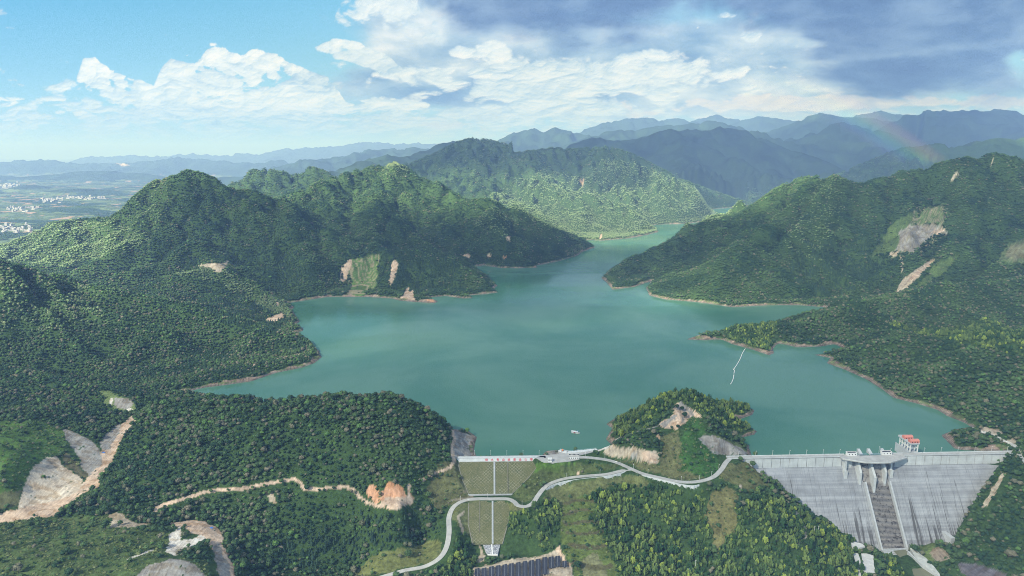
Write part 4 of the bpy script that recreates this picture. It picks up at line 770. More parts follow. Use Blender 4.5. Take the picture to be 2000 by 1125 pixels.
def scatter():
    out = []
    for y0, y1, sp_ in ((600, 1350, 5.0), (1350, 2300, 5.8), (2300, 3600, 7.0), (3600, 5200, 8.5), (5200, 7500, 9.5)):
        xm = min(.98 * y1, 3900)
        gx, gy = np.meshgrid(np.arange(-xm, xm, sp_), np.arange(y0, y1, sp_))
        x = (gx + RS.uniform(-.48, .48, gx.shape) * sp_).ravel(); y = (gy + RS.uniform(-.48, .48, gx.shape) * sp_).ravel()
        m = np.abs(x) < np.where(y < 3600, .97 * y, .84 * y + 120); x, y = x[m], y[m]
        z = height(x, y); u, v = proj(x, y, z + 6); m = (v < 1200) & (z > -112); x, y, z = x[m], y[m], z[m]
        A, tr, kd, sh, ba_ = classify(x, y, z)
        ds = shore_d(x, y); ok = tr > 0
        ok &= ~((ds < 6) & (y < 7500))
        for P in ROADP.values():
            near = (y < 1200); q = np.full(x.shape, 99.0); q[near] = seg_dist(x[near], y[near], P, False); ok &= q > 12.5; sh = np.where(q > 5.5, sh, 0)
        for P in WALLS.values():
            near = (y < 1200); q = np.full(x.shape, 99.0); q[near] = seg_dist(x[near], y[near], P, False); ok &= q > 6; sh = np.where(q > 5, sh, 0)
        s1 = (x - GL[0]) * gdir[0] + (y - GL[1]) * gdir[1]; d1 = (x - GL[0]) * gn_[0] + (y - GL[1]) * gn_[1]
        fz = np.where(d1 < 8, CREST, -5 - (d1 - 8) / .75); onG = (s1 > -4) & (s1 < sR + 6) & (d1 > -9) & (d1 < 160) & (z < fz + 2.5)
        e1 = (x - EL_[0]) * edir[0] + (y - EL_[1]) * edir[1]; d2 = (x - EL_[0]) * en[0] + (y - EL_[1]) * en[1]
        onE = (d2 > -8) & (d2 < d_berm + 104) & (e1 > -4) & (e1 < Le + 3) & (z < eface(d2) + 2)
        pl = inside(x, y, PLAZA) | (seg_dist(x, y, PLAZA) < 5)
        bad = onG | onE | pl; ok &= ~bad; sh = np.where(bad, 0, sh)
        # the stream bed and slabs below the dam stay clear
        uu, vv = proj(x, y, z); st_ = px_poly(uu, vv, CLEAR); ok &= ~st_; sh = np.where(st_, 0, sh)
        for P in SLABS_PX: k = px_poly(uu, vv, P) | px_poly(uu, vv - 5, P); ok &= ~k; sh = np.where(k, 0, sh)
        bb_ = np.maximum(classify(x, y + 6, height(x, y + 6))[4], classify(x, y + 12.5, height(x, y + 12.5))[4]) if y0 < 1300 else np.zeros(len(x)); ok &= ~((bb_ > .5) & (y < 1300) & (RS.rand(len(x)) < .88))
        shr = (~ok) & (RS.rand(len(x)) < sh * (.9 if sp_ < 6.5 else .6))
        keep = ok | shr; kd = np.where(shr, np.where(RS.rand(len(x)) < .10, 0, 3), kd); kd = np.where(ok & (kd == 1) & (fbm(x / 30, y / 30, 3, .6, 407) > .05), 0, kd)
        # a few openings in the canopy
        op = fbm(x / 34, y / 34, 3, .6, 401) < -.30; keep &= ~(op & ok & (RS.rand(len(x)) < .75)); keep &= ~(ok & (RS.rand(len(x)) < .06))
        out.append(np.stack([x, y, z, kd, np.full(len(x), sp_)], -1)[keep])
    return np.concatenate(out)
CLEAR = [(1745,1075),(1765,1072),(1800,1090),(1850,1140),(1780,1140),(1745,1095),(1700,1080)]
TREES = scatter()
n = len(TREES); x, y, z, kd, sp_ = TREES.T; kd = kd.astype(int)
nb = fbm(x / 120, y / 120, 4, .55, 411); nc = fbm(x / 30, y / 30, 3, .5, 421); rr_ = RS.rand(n); rr_ = np.where(y > 1350, .5 + (rr_ - .5) * .5, rr_)
_g = Grid(-3800, 4300, 560, 8400, 10, 0); _g.H = GB.H.copy(); _g.blur(9); conv = np.clip((GB.at(x, y) - _g.at(x, y)) / 9.0, -1, 1)      # + on spurs, - in gullies: grassier spurs, denser gullies, relief shading painted in too
TINT = np.empty((n, 3))
def lerp(a, b, t): return np.array(a) + (np.array(b) - np.array(a)) * np.clip(t, 0, 1)[:, None]
TINT[:] = lerp((.026, .062, .028), (.075, .13, .045), .42 + nb * 1.6 + (rr_ - .5) * 1.1)
fl = (RS.rand(n) > .86 - .22 * np.clip(nb + nc, -.3, .6) + .09 * (y > 2300)) & (kd == 0); TINT[fl] = lerp((.10, .12, .065), (.17, .165, .105), RS.rand(n))[fl]
br = (RS.rand(n) > np.where(y > 2300, .985, .94)) & (kd == 0); TINT[br] = (.085, .17, .045)
TINT[kd == 1] = lerp((.024, .055, .034), (.045, .09, .045), rr_)[kd == 1]
bc = lerp((.028, .07, .024), (.125, .185, .05), .4 + nc * 1.5 + (rr_ - .5) * 1.5); yl = RS.rand(n) > .95 - .12 * np.clip(nc * 2, 0, 1); bc[yl] = (.20, .27, .05); TINT[kd == 2] = bc[kd == 2]
TINT[kd == 3] = lerp((.030, .068, .022), (.14, .17, .065), .45 + nc * 1.2 + (rr_ - .5) * 1.3)[kd == 3]
uL, vL = proj(x, y, z)
for ymax, poly, am in SUN_TINT:
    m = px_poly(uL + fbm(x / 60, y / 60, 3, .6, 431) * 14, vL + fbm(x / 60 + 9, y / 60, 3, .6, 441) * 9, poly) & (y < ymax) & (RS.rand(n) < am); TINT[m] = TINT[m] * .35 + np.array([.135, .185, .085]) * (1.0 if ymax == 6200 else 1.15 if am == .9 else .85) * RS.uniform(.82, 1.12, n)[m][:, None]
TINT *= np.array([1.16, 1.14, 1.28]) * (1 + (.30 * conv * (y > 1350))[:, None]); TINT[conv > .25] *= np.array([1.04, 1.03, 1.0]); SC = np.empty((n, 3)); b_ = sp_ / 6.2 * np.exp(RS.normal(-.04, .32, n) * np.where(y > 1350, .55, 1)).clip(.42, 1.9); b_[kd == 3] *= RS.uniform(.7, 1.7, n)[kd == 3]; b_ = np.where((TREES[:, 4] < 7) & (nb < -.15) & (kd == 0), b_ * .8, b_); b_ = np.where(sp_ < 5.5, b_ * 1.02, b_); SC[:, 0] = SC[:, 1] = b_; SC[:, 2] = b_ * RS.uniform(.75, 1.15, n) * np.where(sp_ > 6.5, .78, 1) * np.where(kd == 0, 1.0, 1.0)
SC[:, 2] *= np.where(sp_ > 8, .8, 1)
ROT = RS.uniform(0, 6.28, n)
IDX = np.array([PICK[k][0] for k in kd]) + (RS.rand(n) * np.array([PICK[k][1] for k in kd])).astype(int)
# the 300 nearest things-to-be, spread over what the lower edge of the picture shows
u_, v_ = proj(x, y, z + 4 * SC[:, 2]); dist = np.sqrt(x * x + y * y + (CAMH - z) ** 2); big = SC[:, 0] * np.where(kd == 3, .35, 1) / dist
vis = (u_ > 6) & (u_ < 1994) & (v_ < 1117) & (kd != 3); order = np.argsort(-(big * vis)); NEAR = order[:300]
rest = np.ones(n, bool); rest[NEAR] = False
print('trees', n)
def forest(name, sel, label):
    me = bpy.data.meshes.new(name); k = int(sel.sum()); me.vertices.add(k); co = TREES[sel][:, :3].copy(); co[:, 2] -= .8; me.vertices.foreach_set('co', co.astype('f').ravel())
    a = me.attributes.new('idx', 'INT', 'POINT'); a.data.foreach_set('value', IDX[sel].astype('i'))
    a = me.attributes.new('rot', 'FLOAT_VECTOR', 'POINT'); a.data.foreach_set('vector', np.stack([0 * ROT[sel], 0 * ROT[sel], ROT[sel]], -1).astype('f').ravel())
    a = me.attributes.new('scl', 'FLOAT_VECTOR', 'POINT'); a.data.foreach_set('vector', SC[sel].astype('f').ravel())
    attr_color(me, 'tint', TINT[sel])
    o = bpy.data.objects.new(name, me); col.objects.link(o); md = o.modifiers.new('trees', 'NODES'); md.node_group = TREE_GROUP; kind_of(o, 'stuff', label); return o
gg = bpy.data.node_groups.new('scatter trees', 'GeometryNodeTree'); gg.interface.new_socket('Geometry', in_out='INPUT', socket_type='NodeSocketGeometry'); gg.interface.new_socket('Geometry', in_out='OUTPUT', socket_type='NodeSocketGeometry')
g = NT(gg); gi = g.new('NodeGroupInput'); go = g.new('NodeGroupOutput'); ip = g.new('GeometryNodeInstanceOnPoints'); ci = g.new('GeometryNodeCollectionInfo'); ci.inputs['Collection'].default_value = crcol; ci.inputs['Separate Children'].default_value = True; ci.inputs['Reset Children'].default_value = True
def na(nm, dt): q = g.new('GeometryNodeInputNamedAttribute', data_type=dt); q.inputs[0].default_value = nm; return q.outputs['Attribute']
mp = g.new('GeometryNodeMeshToPoints'); g.l.new(gi.outputs[0], mp.inputs[0]); g.l.new(mp.outputs[0], ip.inputs['Points']); g.l.new(ci.outputs[0], ip.inputs['Instance']); ip.inputs['Pick Instance'].default_value = True
g.l.new(na('idx', 'INT'), ip.inputs['Instance Index']); g.l.new(na('rot', 'FLOAT_VECTOR'), ip.inputs['Rotation']); g.l.new(na('scl', 'FLOAT_VECTOR'), ip.inputs['Scale']); g.l.new(ip.outputs[0], go.inputs[0])
TREE_GROUP = gg
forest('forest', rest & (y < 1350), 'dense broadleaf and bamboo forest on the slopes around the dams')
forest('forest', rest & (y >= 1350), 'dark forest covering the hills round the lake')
# ---- the blue air
def closed_box(name, x0, x1, y0, y1, z0, z1, m):
    bm = bmesh.new(); bmesh.ops.create_cube(bm, size=1, matrix=Matrix.Translation(((x0 + x1) / 2, (y0 + y1) / 2, (z0 + z1) / 2)) @ Matrix.Diagonal((x1 - x0, y1 - y0, z1 - z0, 1)))
    me = bpy.data.meshes.new(name); bm.to_mesh(me); bm.free(); me.materials.append(m); o = bpy.data.objects.new(name, me); col.objects.link(o); return o
mh = bpy.data.materials.new('haze'); mh.use_nodes = True; t = NT(mh.node_tree); t.n.clear(); pv = t.new('ShaderNodeVolumePrincipled'); pv.inputs['Color'].default_value = (.28, .46, 1.0, 1); pv.inputs['Absorption Color'].default_value = (.66, .80, 1, 1); pv.inputs['Density'].default_value = 7.4e-5; pv.inputs['Anisotropy'].default_value = 0.0
o_ = t.new('ShaderNodeOutputMaterial'); t.l.new(pv.outputs[0], o_.inputs['Volume'])
kind_of(closed_box('haze', -85000, 85000, -3000, 85000, -125, 1650, mh), 'stuff', 'pale blue haze over the lake and mountains')
# ---- clouds above and behind the camera, whose shadows lie on the hills (each aimed at ground it shades)
mcl = bpy.data.materials.new('cloud'); mcl.use_nodes = True; t = NT(mcl.node_tree); t.n.clear(); pv = t.new('ShaderNodeVolumePrincipled'); pv.inputs['Color'].default_value = (.98, .98, .99, 1); pv.inputs['Absorption Color'].default_value = (1, 1, 1, 1); pv.inputs['Density'].default_value = .0017; pv.inputs['Anisotropy'].default_value = .3
o_ = t.new('ShaderNodeOutputMaterial'); t.l.new(pv.outputs[0], o_.inputs['Volume'])
CLOUDS = [(150, 1250, 1750, 900, 2300), (-420, 2750, 980, 850, 2400), (2050, 2500, 1500, 1150, 2500), (300, 3150, 950, 620, 2350), (-100, 6600, 1700, 560, 3000), (2600, 9300, 4200, 1900, 5200), (8500, 12500, 4200, 3000, 6500), (4300, 6600, 1500, 1300, 3300), (-2300, 1200, 900, 900, 2400), (1050, 5900, 330, 260, 2900)]
for i, (tx, ty, rx, ry, h) in enumerate(CLOUDS):
    k = h / SUND.z; bm = bmesh.new(); bmesh.ops.create_icosphere(bm, subdivisions=5, radius=1.0)
    for v in bm.verts:
        c = v.co.copy(); q = 1 + .30 * mn.noise(c * 1.6 + Vector((i * 7, 0, 0))) + .16 * mn.noise(c * 4.1 + Vector((i * 3, 5, 0))) + .07 * mn.noise(c * 9 + Vector((0, i, 0)))
        v.co = Vector((c.x * rx * q, c.y * ry * q, c.z * 330 * (q if c.z > 0 else .45)))
    me = bpy.data.meshes.new('cloud'); bm.to_mesh(me); bm.free(); me.materials.append(mcl); o = bpy.data.objects.new('cloud', me); col.objects.link(o); o.location = (tx + SUND.x * k, ty + SUND.y * k, h)
    kind_of(o, 'structure', 'grey cloud overhead')
# ---- the sky behind the mountains
ms = bpy.data.materials.new('sky'); ms.use_nodes = True; t = NT(ms.node_tree); t.n.clear(); ac = t.new('ShaderNodeAttribute', attribute_name='sky'); em = t.new('ShaderNodeEmission'); t.l.new(ac.outputs[0], em.inputs[0]); o_ = t.new('ShaderNodeOutputMaterial'); t.l.new(em.outputs[0], o_.inputs[0]); ms.cycles.emission_sampling = 'NONE'
els = np.concatenate([np.linspace(-1.5, 14, 400), np.linspace(14.3, 40, 60)]); azs = np.concatenate([np.linspace(-62, -40, 160)[:-1], np.linspace(-40, 40, 2000), np.linspace(40, 62, 160)[1:]]); AZ, EL = np.meshgrid(azs, els)
cs = cloud_sky(AZ, EL); RD = 110000.0; ca = np.cos(np.radians(EL))
so = grid_mesh('sky', RD * np.sin(np.radians(AZ)) * ca, RD * np.cos(np.radians(AZ)) * ca, CAMH + RD * np.sin(np.radians(EL)), ms); attr_color(so.data, 'sky', cs.reshape(-1, 3)); kind_of(so, 'structure', 'blue sky with white clouds and a dark cloud deck')
# ------------------------------------------------------------------ things
class MB:
    def __init__(s, o=(0, 0, 0), ax=(1, 0, 0), ay=(0, 1, 0)):
        s.v = []; s.f = []; s.o = np.array(o, float); s.ax = np.array(ax, float); s.ay = np.array(ay, float)
    def P(s, a, b, c): q = s.o + s.ax * a + s.ay * b + np.array([0, 0, c]); s.v.append(tuple(q)); return len(s.v) - 1
    def hexa(s, p):                                    # 8 local points: bottom ring, top ring
        i = [s.P(*q) for q in p]; s.f += [(i[3], i[2], i[1], i[0]), (i[4], i[5], i[6], i[7])] + [(i[k], i[(k + 1) % 4], i[4 + (k + 1) % 4], i[4 + k]) for k in range(4)]
    def box(s, x0, x1, y0, y1, z0, z1): s.hexa([(x0, y0, z0), (x1, y0, z0), (x1, y1, z0), (x0, y1, z0), (x0, y0, z1), (x1, y0, z1), (x1, y1, z1), (x0, y1, z1)])
    def prism(s, prof, x0, x1):                        # profile in (y, z) extruded along x
        n = len(prof); a = [s.P(x0, *q) for q in prof]; b = [s.P(x1, *q) for q in prof]; s.f += [tuple(a[::-1]), tuple(b)] + [(a[k], a[(k + 1) % n], b[(k + 1) % n], b[k]) for k in range(n)]
    def slab(s, poly, z0, z1):
        n = len(poly); a = [s.P(q[0], q[1], z0) for q in poly]; b = [s.P(q[0], q[1], z1) for q in poly]; s.f += [tuple(a[::-1]), tuple(b)] + [(a[k], a[(k + 1) % n], b[(k + 1) % n], b[k]) for k in range(n)]
    def tube(s, a, b, r0, r1=None, n=6):
        r1 = r0 if r1 is None else r1; A, B = Vector(a), Vector(b); d = (B - A).normalized(); u = d.orthogonal().normalized(); w_ = d.cross(u); ia, ib = [], []
        for k in range(n):
            c, q = math.cos(k * 6.2832 / n), math.sin(k * 6.2832 / n); ia.append(s.P(*(A + (u * c + w_ * q) * r0))); ib.append(s.P(*(B + (u * c + w_ * q) * r1)))
        s.f += [tuple(ia[::-1]), tuple(ib)] + [(ia[k], ia[(k + 1) % n], ib[(k + 1) % n], ib[k]) for k in range(n)]
    def build(s, name, m, parent=None, smooth=False, bevel=0):
        me = bpy.data.meshes.new(name); org = s.o.copy(); loc = Vector(org) if parent is None else Vector((0, 0, 0))
        base = Vector(org) if parent is None else Vector(parent.location)
        me.from_pydata([tuple(Vector(v) - base) for v in s.v], [], s.f); me.update()
        bm = bmesh.new(); bm.from_mesh(me); bmesh.ops.recalc_face_normals(bm, faces=bm.faces)
        if bevel: bmesh.ops.bevel(bm, geom=list(bm.edges), offset=bevel, segments=1, affect='EDGES')
        bm.to_mesh(me); bm.free(); me.materials.append(m)
        if smooth: me.polygons.foreach_set('use_smooth', np.ones(len(me.polygons), bool))
        o = bpy.data.objects.new(name, me); col.objects.link(o); o.location = loc; o.parent = parent; return o
def thing(name, label, cat, loc, group=None, rz=0):
    o = bpy.data.objects.new(name, None); col.objects.link(o); o.location = loc; o.rotation_euler = (0, 0, rz); o.empty_display_size = .5; return tag(o, label, cat, group)
def tag(o, label, cat, group=None):
    o['label'] = label; o['category'] = cat
    if group: o['group'] = group
    return o
def copy_tree(o, parent=None):
    c = o.copy(); col.objects.link(c); c.parent = parent
    for ch in list(o.children): copy_tree(ch, c)
    return c
def plain(name, c, rough=.7, spec=.3, var=.25, sc_=.4, metal=0):
    m, t = mat(name, rough, spec); p = objco(t); n_ = t.noise(p, sc_, 5, .6); k = t.add(1 - var / 2, t.mul(t.sub(n_, .5), var * 2)); kk = t.vec(k, k, k)
    mm = t.new('ShaderNodeVectorMath', operation='MULTIPLY'); mm.inputs[0].default_value = c; t.l.new(kk, mm.inputs[1]); t.l.new(mm.outputs[0], t.b.inputs[0]); t.b.inputs['Metallic'].default_value = metal; return m
def concrete(name, base, streak, lift=0.0, dark=(.07, .068, .062), blotch=0.0):
    m, t = mat(name, .85, .2); p = geopos(t)
    a = t.new('ShaderNodeMapping'); t.l.new(p, a.inputs[0]); a.inputs['Rotation'].default_value = (0, 0, -math.atan2(gdir[1], gdir[0])); a.inputs['Scale'].default_value = (.16, .006, .006)
    s1 = t.noise(a.outputs[0], 1.0, 5, .72, .1); a2 = t.new('ShaderNodeMapping'); t.l.new(p, a2.inputs[0]); a2.inputs['Scale'].default_value = (.004, .02, .30); s2 = t.noise(a2.outputs[0], 1.0, 4, .6)
    a3 = t.new('ShaderNodeMapping'); t.l.new(p, a3.inputs[0]); a3.inputs['Scale'].default_value = (.7, .01, .012); s3 = t.noise(a3.outputs[0], 1.0, 3, .6)
    g_ = t.noise(p, .06, 5, .6); sep_ = t.new('ShaderNodeSeparateXYZ'); t.l.new(p, sep_.inputs[0])
    low = t.step(sep_.outputs[2], -15.0, -95.0, 0.0, .11)
    f1 = t.mul(t.step(t.add(s1, low), .61, .70), streak); f2 = t.mul(t.step(t.add(s3, low), .58, .74), streak * .55)
    lift_ = t.mul(t.step(s2, .35, .65), lift); gg_ = t.mul(t.sub(g_, .5), .7)
    k = t.m('MAXIMUM', t.sub(t.add(1.0, gg_), lift_), .2); kk = t.vec(k, k, k); mm = t.new('ShaderNodeVectorMath', operation='MULTIPLY'); mm.inputs[0].default_value = base; t.l.new(kk, mm.inputs[1])
    c = t.mix(f2, mm.outputs[0], (*dark, 1)); c = t.mix(f1, c, (*dark, 1))
    if blotch: nb_ = t.noise(p, .22, 5, .7); c = t.mix(t.step(t.add(nb_, t.mul(low, blotch)), .55, .62, 0, .8), c, (.03, .028, .026, 1))
    t.l.new(c, t.b.inputs[0]); return m
M_FACE = concrete('dam_concrete', (.34, .365, .40), .85, .28); M_BAND = concrete('pale_concrete', (.56, .60, .62), .55, .08, (.16, .17, .17)); M_CHUTE = concrete('stained_concrete', (.32, .315, .31), .3, .3, (.16, .15, .14), .25)
M_ROAD = plain('road_concrete', (.49, .50, .49), .85, .2, .34, .11); M_WHITE = plain('white_paint', (.72, .74, .74), .6, .3, .10, .3); M_LIGHT = plain('light_concrete', (.50, .54, .57), .8, .2, .25, .3)
M_DARK = plain('dark_opening', (.02, .022, .025), .4, .4, .2); M_BLUE = plain('blue_rail', (.30, .42, .55), .5, .4, .15); M_RED = plain('coral_cladding', (.64, .25, .20), .55, .3, .10, .5); M_STEEL = plain('painted_steel', (.55, .58, .60), .45, .5, .10); M_BARK = plain('bark', (.10, .08, .06), .9, .1, .3)
# ---- gravity dam
ctr = GL + gdir * (Lg / 2); Lr = sR
def gd(): return MB((GL[0], GL[1], 0), gdir, gn_)
def s_of(u, v=893, z=CREST): q = G(u, v, z); return (q[0] - GL[0]) * gdir[0] + (q[1] - GL[1]) * gdir[1]
dam = thing('gravity_dam', 'long grey concrete gravity dam with spillway chute and crest road', 'dam', tuple(ctr[:2]) + (-110,))
SA, SB = s_of(1694, 900), s_of(1740, 900)
prof = [(0, -114), (0, 11.6), (8, 11.6), (8, -5), (8 + .75 * 109, -114)]
def faceprof(off, z0, z1): return [(8 + .75 * (-5 - z0) + off * .8, z0 + off * .6), (8 + .75 * (-5 - z1) + off * .8, z1 + off * .6)]
b = gd(); cuts = np.linspace(0, SA - 2.6, 12); [b.prism(prof, a_ + .06, c_ - .06) for a_, c_ in zip(cuts, cuts[1:])]; cuts = np.linspace(SB + 2.6, Lr + 8, 14); [b.prism(prof, a_ + .06, c_ - .06) for a_, c_ in zip(cuts, cuts[1:])]; b.build('dam_body', M_FACE, dam)
b = gd(); b.prism([(0, -114), (0, 2), (3, 5), (8, 3.5), (13, -3), (17, -12), (8 + .75 * 20 - 2, -25), (8 + .75 * 104, -112), (8 + .75 * 109, -114)], SA - 2.4, SB + 2.4); b.build('spillway_chute', M_CHUTE, dam)
for s0, s1 in ((0, s_of(1650, 897)), (s_of(1766, 897), Lr + 6)):
    b = gd(); n_ = max(3, int((s1 - s0) / 14)); q = np.linspace(s0, s1, n_ + 1)
    for a_, c_ in zip(q, q[1:]): b.box(a_ + .45, c_ - .45, 8.03, 9.0, -4.8, 10.4)
    b.build('upper_wall', M_BAND, dam)
for uA, uB in ((1650, 1666), (1752, 1766)):                            # stepped brackets flanking the gates
    b = gd(); a_, c_ = s_of(uA), s_of(uB); lo_ = 1 if uA < 1700 else 0
    for k in range(4):
        w_ = (c_ - a_) / 4; x_ = a_ + k * w_ if lo_ else c_ - (k + 1) * w_; b.box(x_, x_ + w_ - .1, 8.03, 9.4, -7 - 5.0 * k, 10.4)
    b.build('bracket', M_BAND, dam)
b = gd()
for uc, vb in ((1663.5, 929), (1756.5, 927)): sc_ = s_of(uc, 905); b = gd(); b.box(sc_ - 1.6, sc_ + 1.6, 8, 17, -26, 10.3); b.box(sc_ - 2.6, sc_ + 2.6, 12, 20, -26, -8); b.build('outer_pier', M_BAND, dam)
for uc, d1, zb, w_ in ((1689.5, 26, -34, 1.8), (1714.5, 33, -46, 1.9), (1740, 26, -32, 1.8)):
    b = gd(); s_ = s_of(uc, 905); b.prism([(0, -20), (0, 9.6), (16, 10.3), (17.5, 3), (d1, -8 if d1 < 30 else -14), (d1, zb), (12, zb)], s_ - w_, s_ + w_); b.build('pier', M_BAND, dam)
for s_, nm in ((SA - 1.4, -1), (SB + 1.4, 1)):
    b = gd(); z0, z1 = -110, -26; p_ = faceprof(0, z0, z1); q_ = faceprof(6.0, z0, z1); b.prism([p_[0], p_[1], q_[1], q_[0]], s_ - 1.3, s_ + 1.3); b.build('chute_wall', M_LIGHT, dam)
b = gd()
for k in range(54): z_ = -28 - k * 1.5; d_ = 8 + .75 * (-5 - z_); b.box(SA, SB, d_ - .5, d_ + .22, z_ - .25, z_ + .1)
b.build('chute_steps', M_CHUTE, dam)
OUT = [(1646, 897), (1664, 899.5), (1690, 903.6), (1715, 904.2), (1741, 903.4), (1760, 898), (1772, 894.3)]
def sdp(u, v, z=CREST): q = G(u, v, z); r_ = np.array(q) - GL; return (float(r_ @ gdir), float(r_ @ gn_))
out_ = [sdp(*q) for q in OUT]; b = gd(); b.slab([(out_[0][0], -.4)] + out_ + [(out_[-1][0], -.4), (s_of(1727), -.4), (s_of(1727), 5.2), (s_of(1683), 5.2), (s_of(1683), -.4)], 10.6, 12.1); b.build('bridge_deck', M_ROAD, dam)
b = gd(); b.box(0, out_[0][0] - .05, -.6, 9.0, 11.62, 12.1); b.build('crest_road', M_ROAD, dam); b = gd(); b.box(out_[-1][0] + .05, Lr + 10, -.6, 9.0, 11.62, 12.1); b.build('crest_road', M_ROAD, dam)
b = gd(); b.box(0, out_[0][0], 8.6, 9.1, 12.1, 13.2); b.box(out_[-1][0], Lr + 3, 8.6, 9.1, 12.1, 13.2); b.box(0, s_of(1655), -.8, -.2, 11, 13.4); b.box(s_of(1745), s_of(1774), -.8, -.2, 11, 13.4); b.box(s_of(1796), Lr + 10, -.8, -.2, 11, 13.4)
for (a0, a1), (c0, c1) in zip(out_, out_[1:]): b.hexa([(a0, a1 - .5, 12.1), (c0, c1 - .5, 12.1), (c0, c1 + .05, 12.1), (a0, a1 + .05, 12.1), (a0, a1 - .5, 13.2), (c0, c1 - .5, 13.2), (c0, c1 + .05, 13.2), (a0, a1 + .05, 13.2)])
b.build('parapet', M_BAND, dam)
b = gd()                                                     # girders and their brackets under the bridge
for q in (3.0, 8.0, 13.5): b.box(SA - 6, SB + 6, q, q + 1.0, 8.6, 10.6)
for k in range(11): x_ = SA - 2 + k * (SB - SA + 4) / 10; b.box(x_ - .35, x_ + .35, 13.6, 15.6, 9.2, 10.6)
b.build('bridge_girder', M_LIGHT, dam)
for s0, s1 in ((s_of(1691), s_of(1713)), (s_of(1716), s_of(1738))):
    b = gd(); b.box(s0 + 1.5, s1 - 1, 1.0, 2.0, -1, 9.5); b.build('gate', M_STEEL, dam)
for u_c in (1680, 1700, 1727):                              # sloping stairs over the gates
    b = gd(); s_ = s_of(u_c, 888); b.prism([(-9, 11), (-9, 18.2), (-7, 18.4), (1.5, 12.2), (1.5, 11)], s_ - .5, s_ + .4); b.prism([(-9, 16.8), (-9, 17.8), (2, 13.0), (2, 12.1)], s_ + .4, s_ + 4.5); b.build('gate_stair', M_LIGHT, dam)
b = gd()
for s0, s1 in ((s_of(1684), s_of(1698)), (s_of(1706), s_of(1726))):
    b.box(s0, s1, 3.4, 3.7, 14.2, 14.5); n_ = int((s1 - s0) / 1.6)
    for k in range(n_ + 1): x_ = s0 + k * (s1 - s0) / n_; b.box(x_ - .15, x_ + .15, 3.4, 3.7, 11, 14.3)
b.build('gate_railing', M_BLUE, dam)
b = gd(); pr = fr; 
for (x0, y0, z0), (x1, y1, z1) in zip(pr, pr[1:]):           # drain step down the right edge of the face
    q0 = (np.array((x0, y0, z0)) - GL); q1 = (np.array((x1, y1, z1)) - GL); a0, a1 = q0 @ gdir, q0 @ gn_; c0, c1 = q1 @ gdir, q1 @ gn_; b.hexa([(a0 - 1, a1 + .3, z0 - 3), (a0 + 2.4, a1 + .3, z0 - 3), (c0 + 2.4, c1 + .3, z1 - 3), (c0 - 1, c1 + .3, z1 - 3), (a0 - 1, a1 + 1.5, z0 + 1.4), (a0 + 2.4, a1 + 1.5, z0 + 1.4), (c0 + 2.4, c1 + 1.5, z1 + 1.4), (c0 - 1, c1 + 1.5, z1 + 1.4)])
b.build('edge_gutter', M_CHUTE, dam)
# ---- gate houses on the crest
def house(loc, wx, wy, h, lab, wins, cat='building', name='gate_house', roofm=None, parapet=True):
    o = thing(name, lab, cat, loc); q = MB(loc, gdir, gn_); q.box(-wx / 2, wx / 2, -wy / 2, wy / 2, 0, h); q.build('wall', M_WHITE, o)
    q = MB(loc, gdir, gn_); q.box(-wx / 2 + .35, wx / 2 - .35, -wy / 2 + .35, wy / 2 - .35, h + .02, h + .12); q.build('roof', roofm or M_DARK, o)
    if parapet:
        q = MB(loc, gdir, gn_); e_ = .35; q.box(-wx / 2 - .2, wx / 2 + .2, wy / 2 - e_, wy / 2 + .2, h + .005, h + .8); q.box(-wx / 2 - .2, wx / 2 + .2, -wy / 2 - .2, -wy / 2 + e_, h + .005, h + .8); q.box(-wx / 2 - .2, -wx / 2 + e_, -wy / 2 + e_, wy / 2 - e_, h + .005, h + .8); q.box(wx / 2 - e_, wx / 2 + .2, -wy / 2 + e_, wy / 2 - e_, h + .005, h + .8); q.build('roof_parapet', M_WHITE, o)
    for k in range(wins):
        x_ = -wx / 2 + wx * (k + .5) / wins; q = MB(loc, gdir, gn_); q.box(x_ - .7, x_ + .7, wy / 2 - .1, wy / 2 + .06, h * .35, h * .72); q.build('window', M_DARK, o)
    return o
def at_sd(s_, d_, z): q = GL + gdir * s_ + gn_ * d_; return (q[0], q[1], z)
house(at_sd(s_of(1667.5), 2.6, 12.1), 15.5, 6.5, 4.6, 'white box house with dark flat roof on dam crest, left of the spillway gates', 3)
house(at_sd(s_of(1738), 2.2, 12.1), 16, 6.5, 4.8, 'white box house with dark flat roof on dam crest, right of the spillway gates', 3)
# ---- intake tower behind the crest
sT = s_of(1784, 884); tw = thing('intake_tower', 'white column frame tower carrying two coral red rooms behind the dam crest', 'tower', at_sd(sT, -2, 0))
def tb(): return MB(at_sd(sT, -2, 0), gdir, -gn_)
b = tb()
for k in range(5):
    for x_ in (-7, 5.6): b.box(x_, x_ + 1.5, k * 7.2, k * 7.2 + 1.5, -30, 27)
b.build('column', M_WHITE, tw)
b = tb(); b.box(-8.2, 8.2, -1, 33, 27.05, 28.6); b.build('platform', M_LIGHT, tw)
b = tb()
for x_ in (-6.6, 6.0): b.box(x_, x_ + .7, 1.6, 30, 19.6, 20.6)
for k in range(5): b.box(-5.4, 5.5, k * 7.2 + .4, k * 7.2 + 1.1, 19.6, 20.6)
b.build('cross_beam', M_WHITE, tw)
b = tb(); b.box(-9.5, -8.9, -2, 36, -30, 15.5); b.box(-8.9, 8.5, 1.55, 36, -30, 11.5); b.build('base', M_LIGHT, tw)
b = tb(); b.box(-8.2, -7.9, -1, 33, 28.65, 29.8); b.box(7.9, 8.2, -1, 33, 28.65, 29.8); b.box(-7.9, 7.9, 32.7, 33, 28.65, 29.8); b.build('platform_railing', M_STEEL, tw)
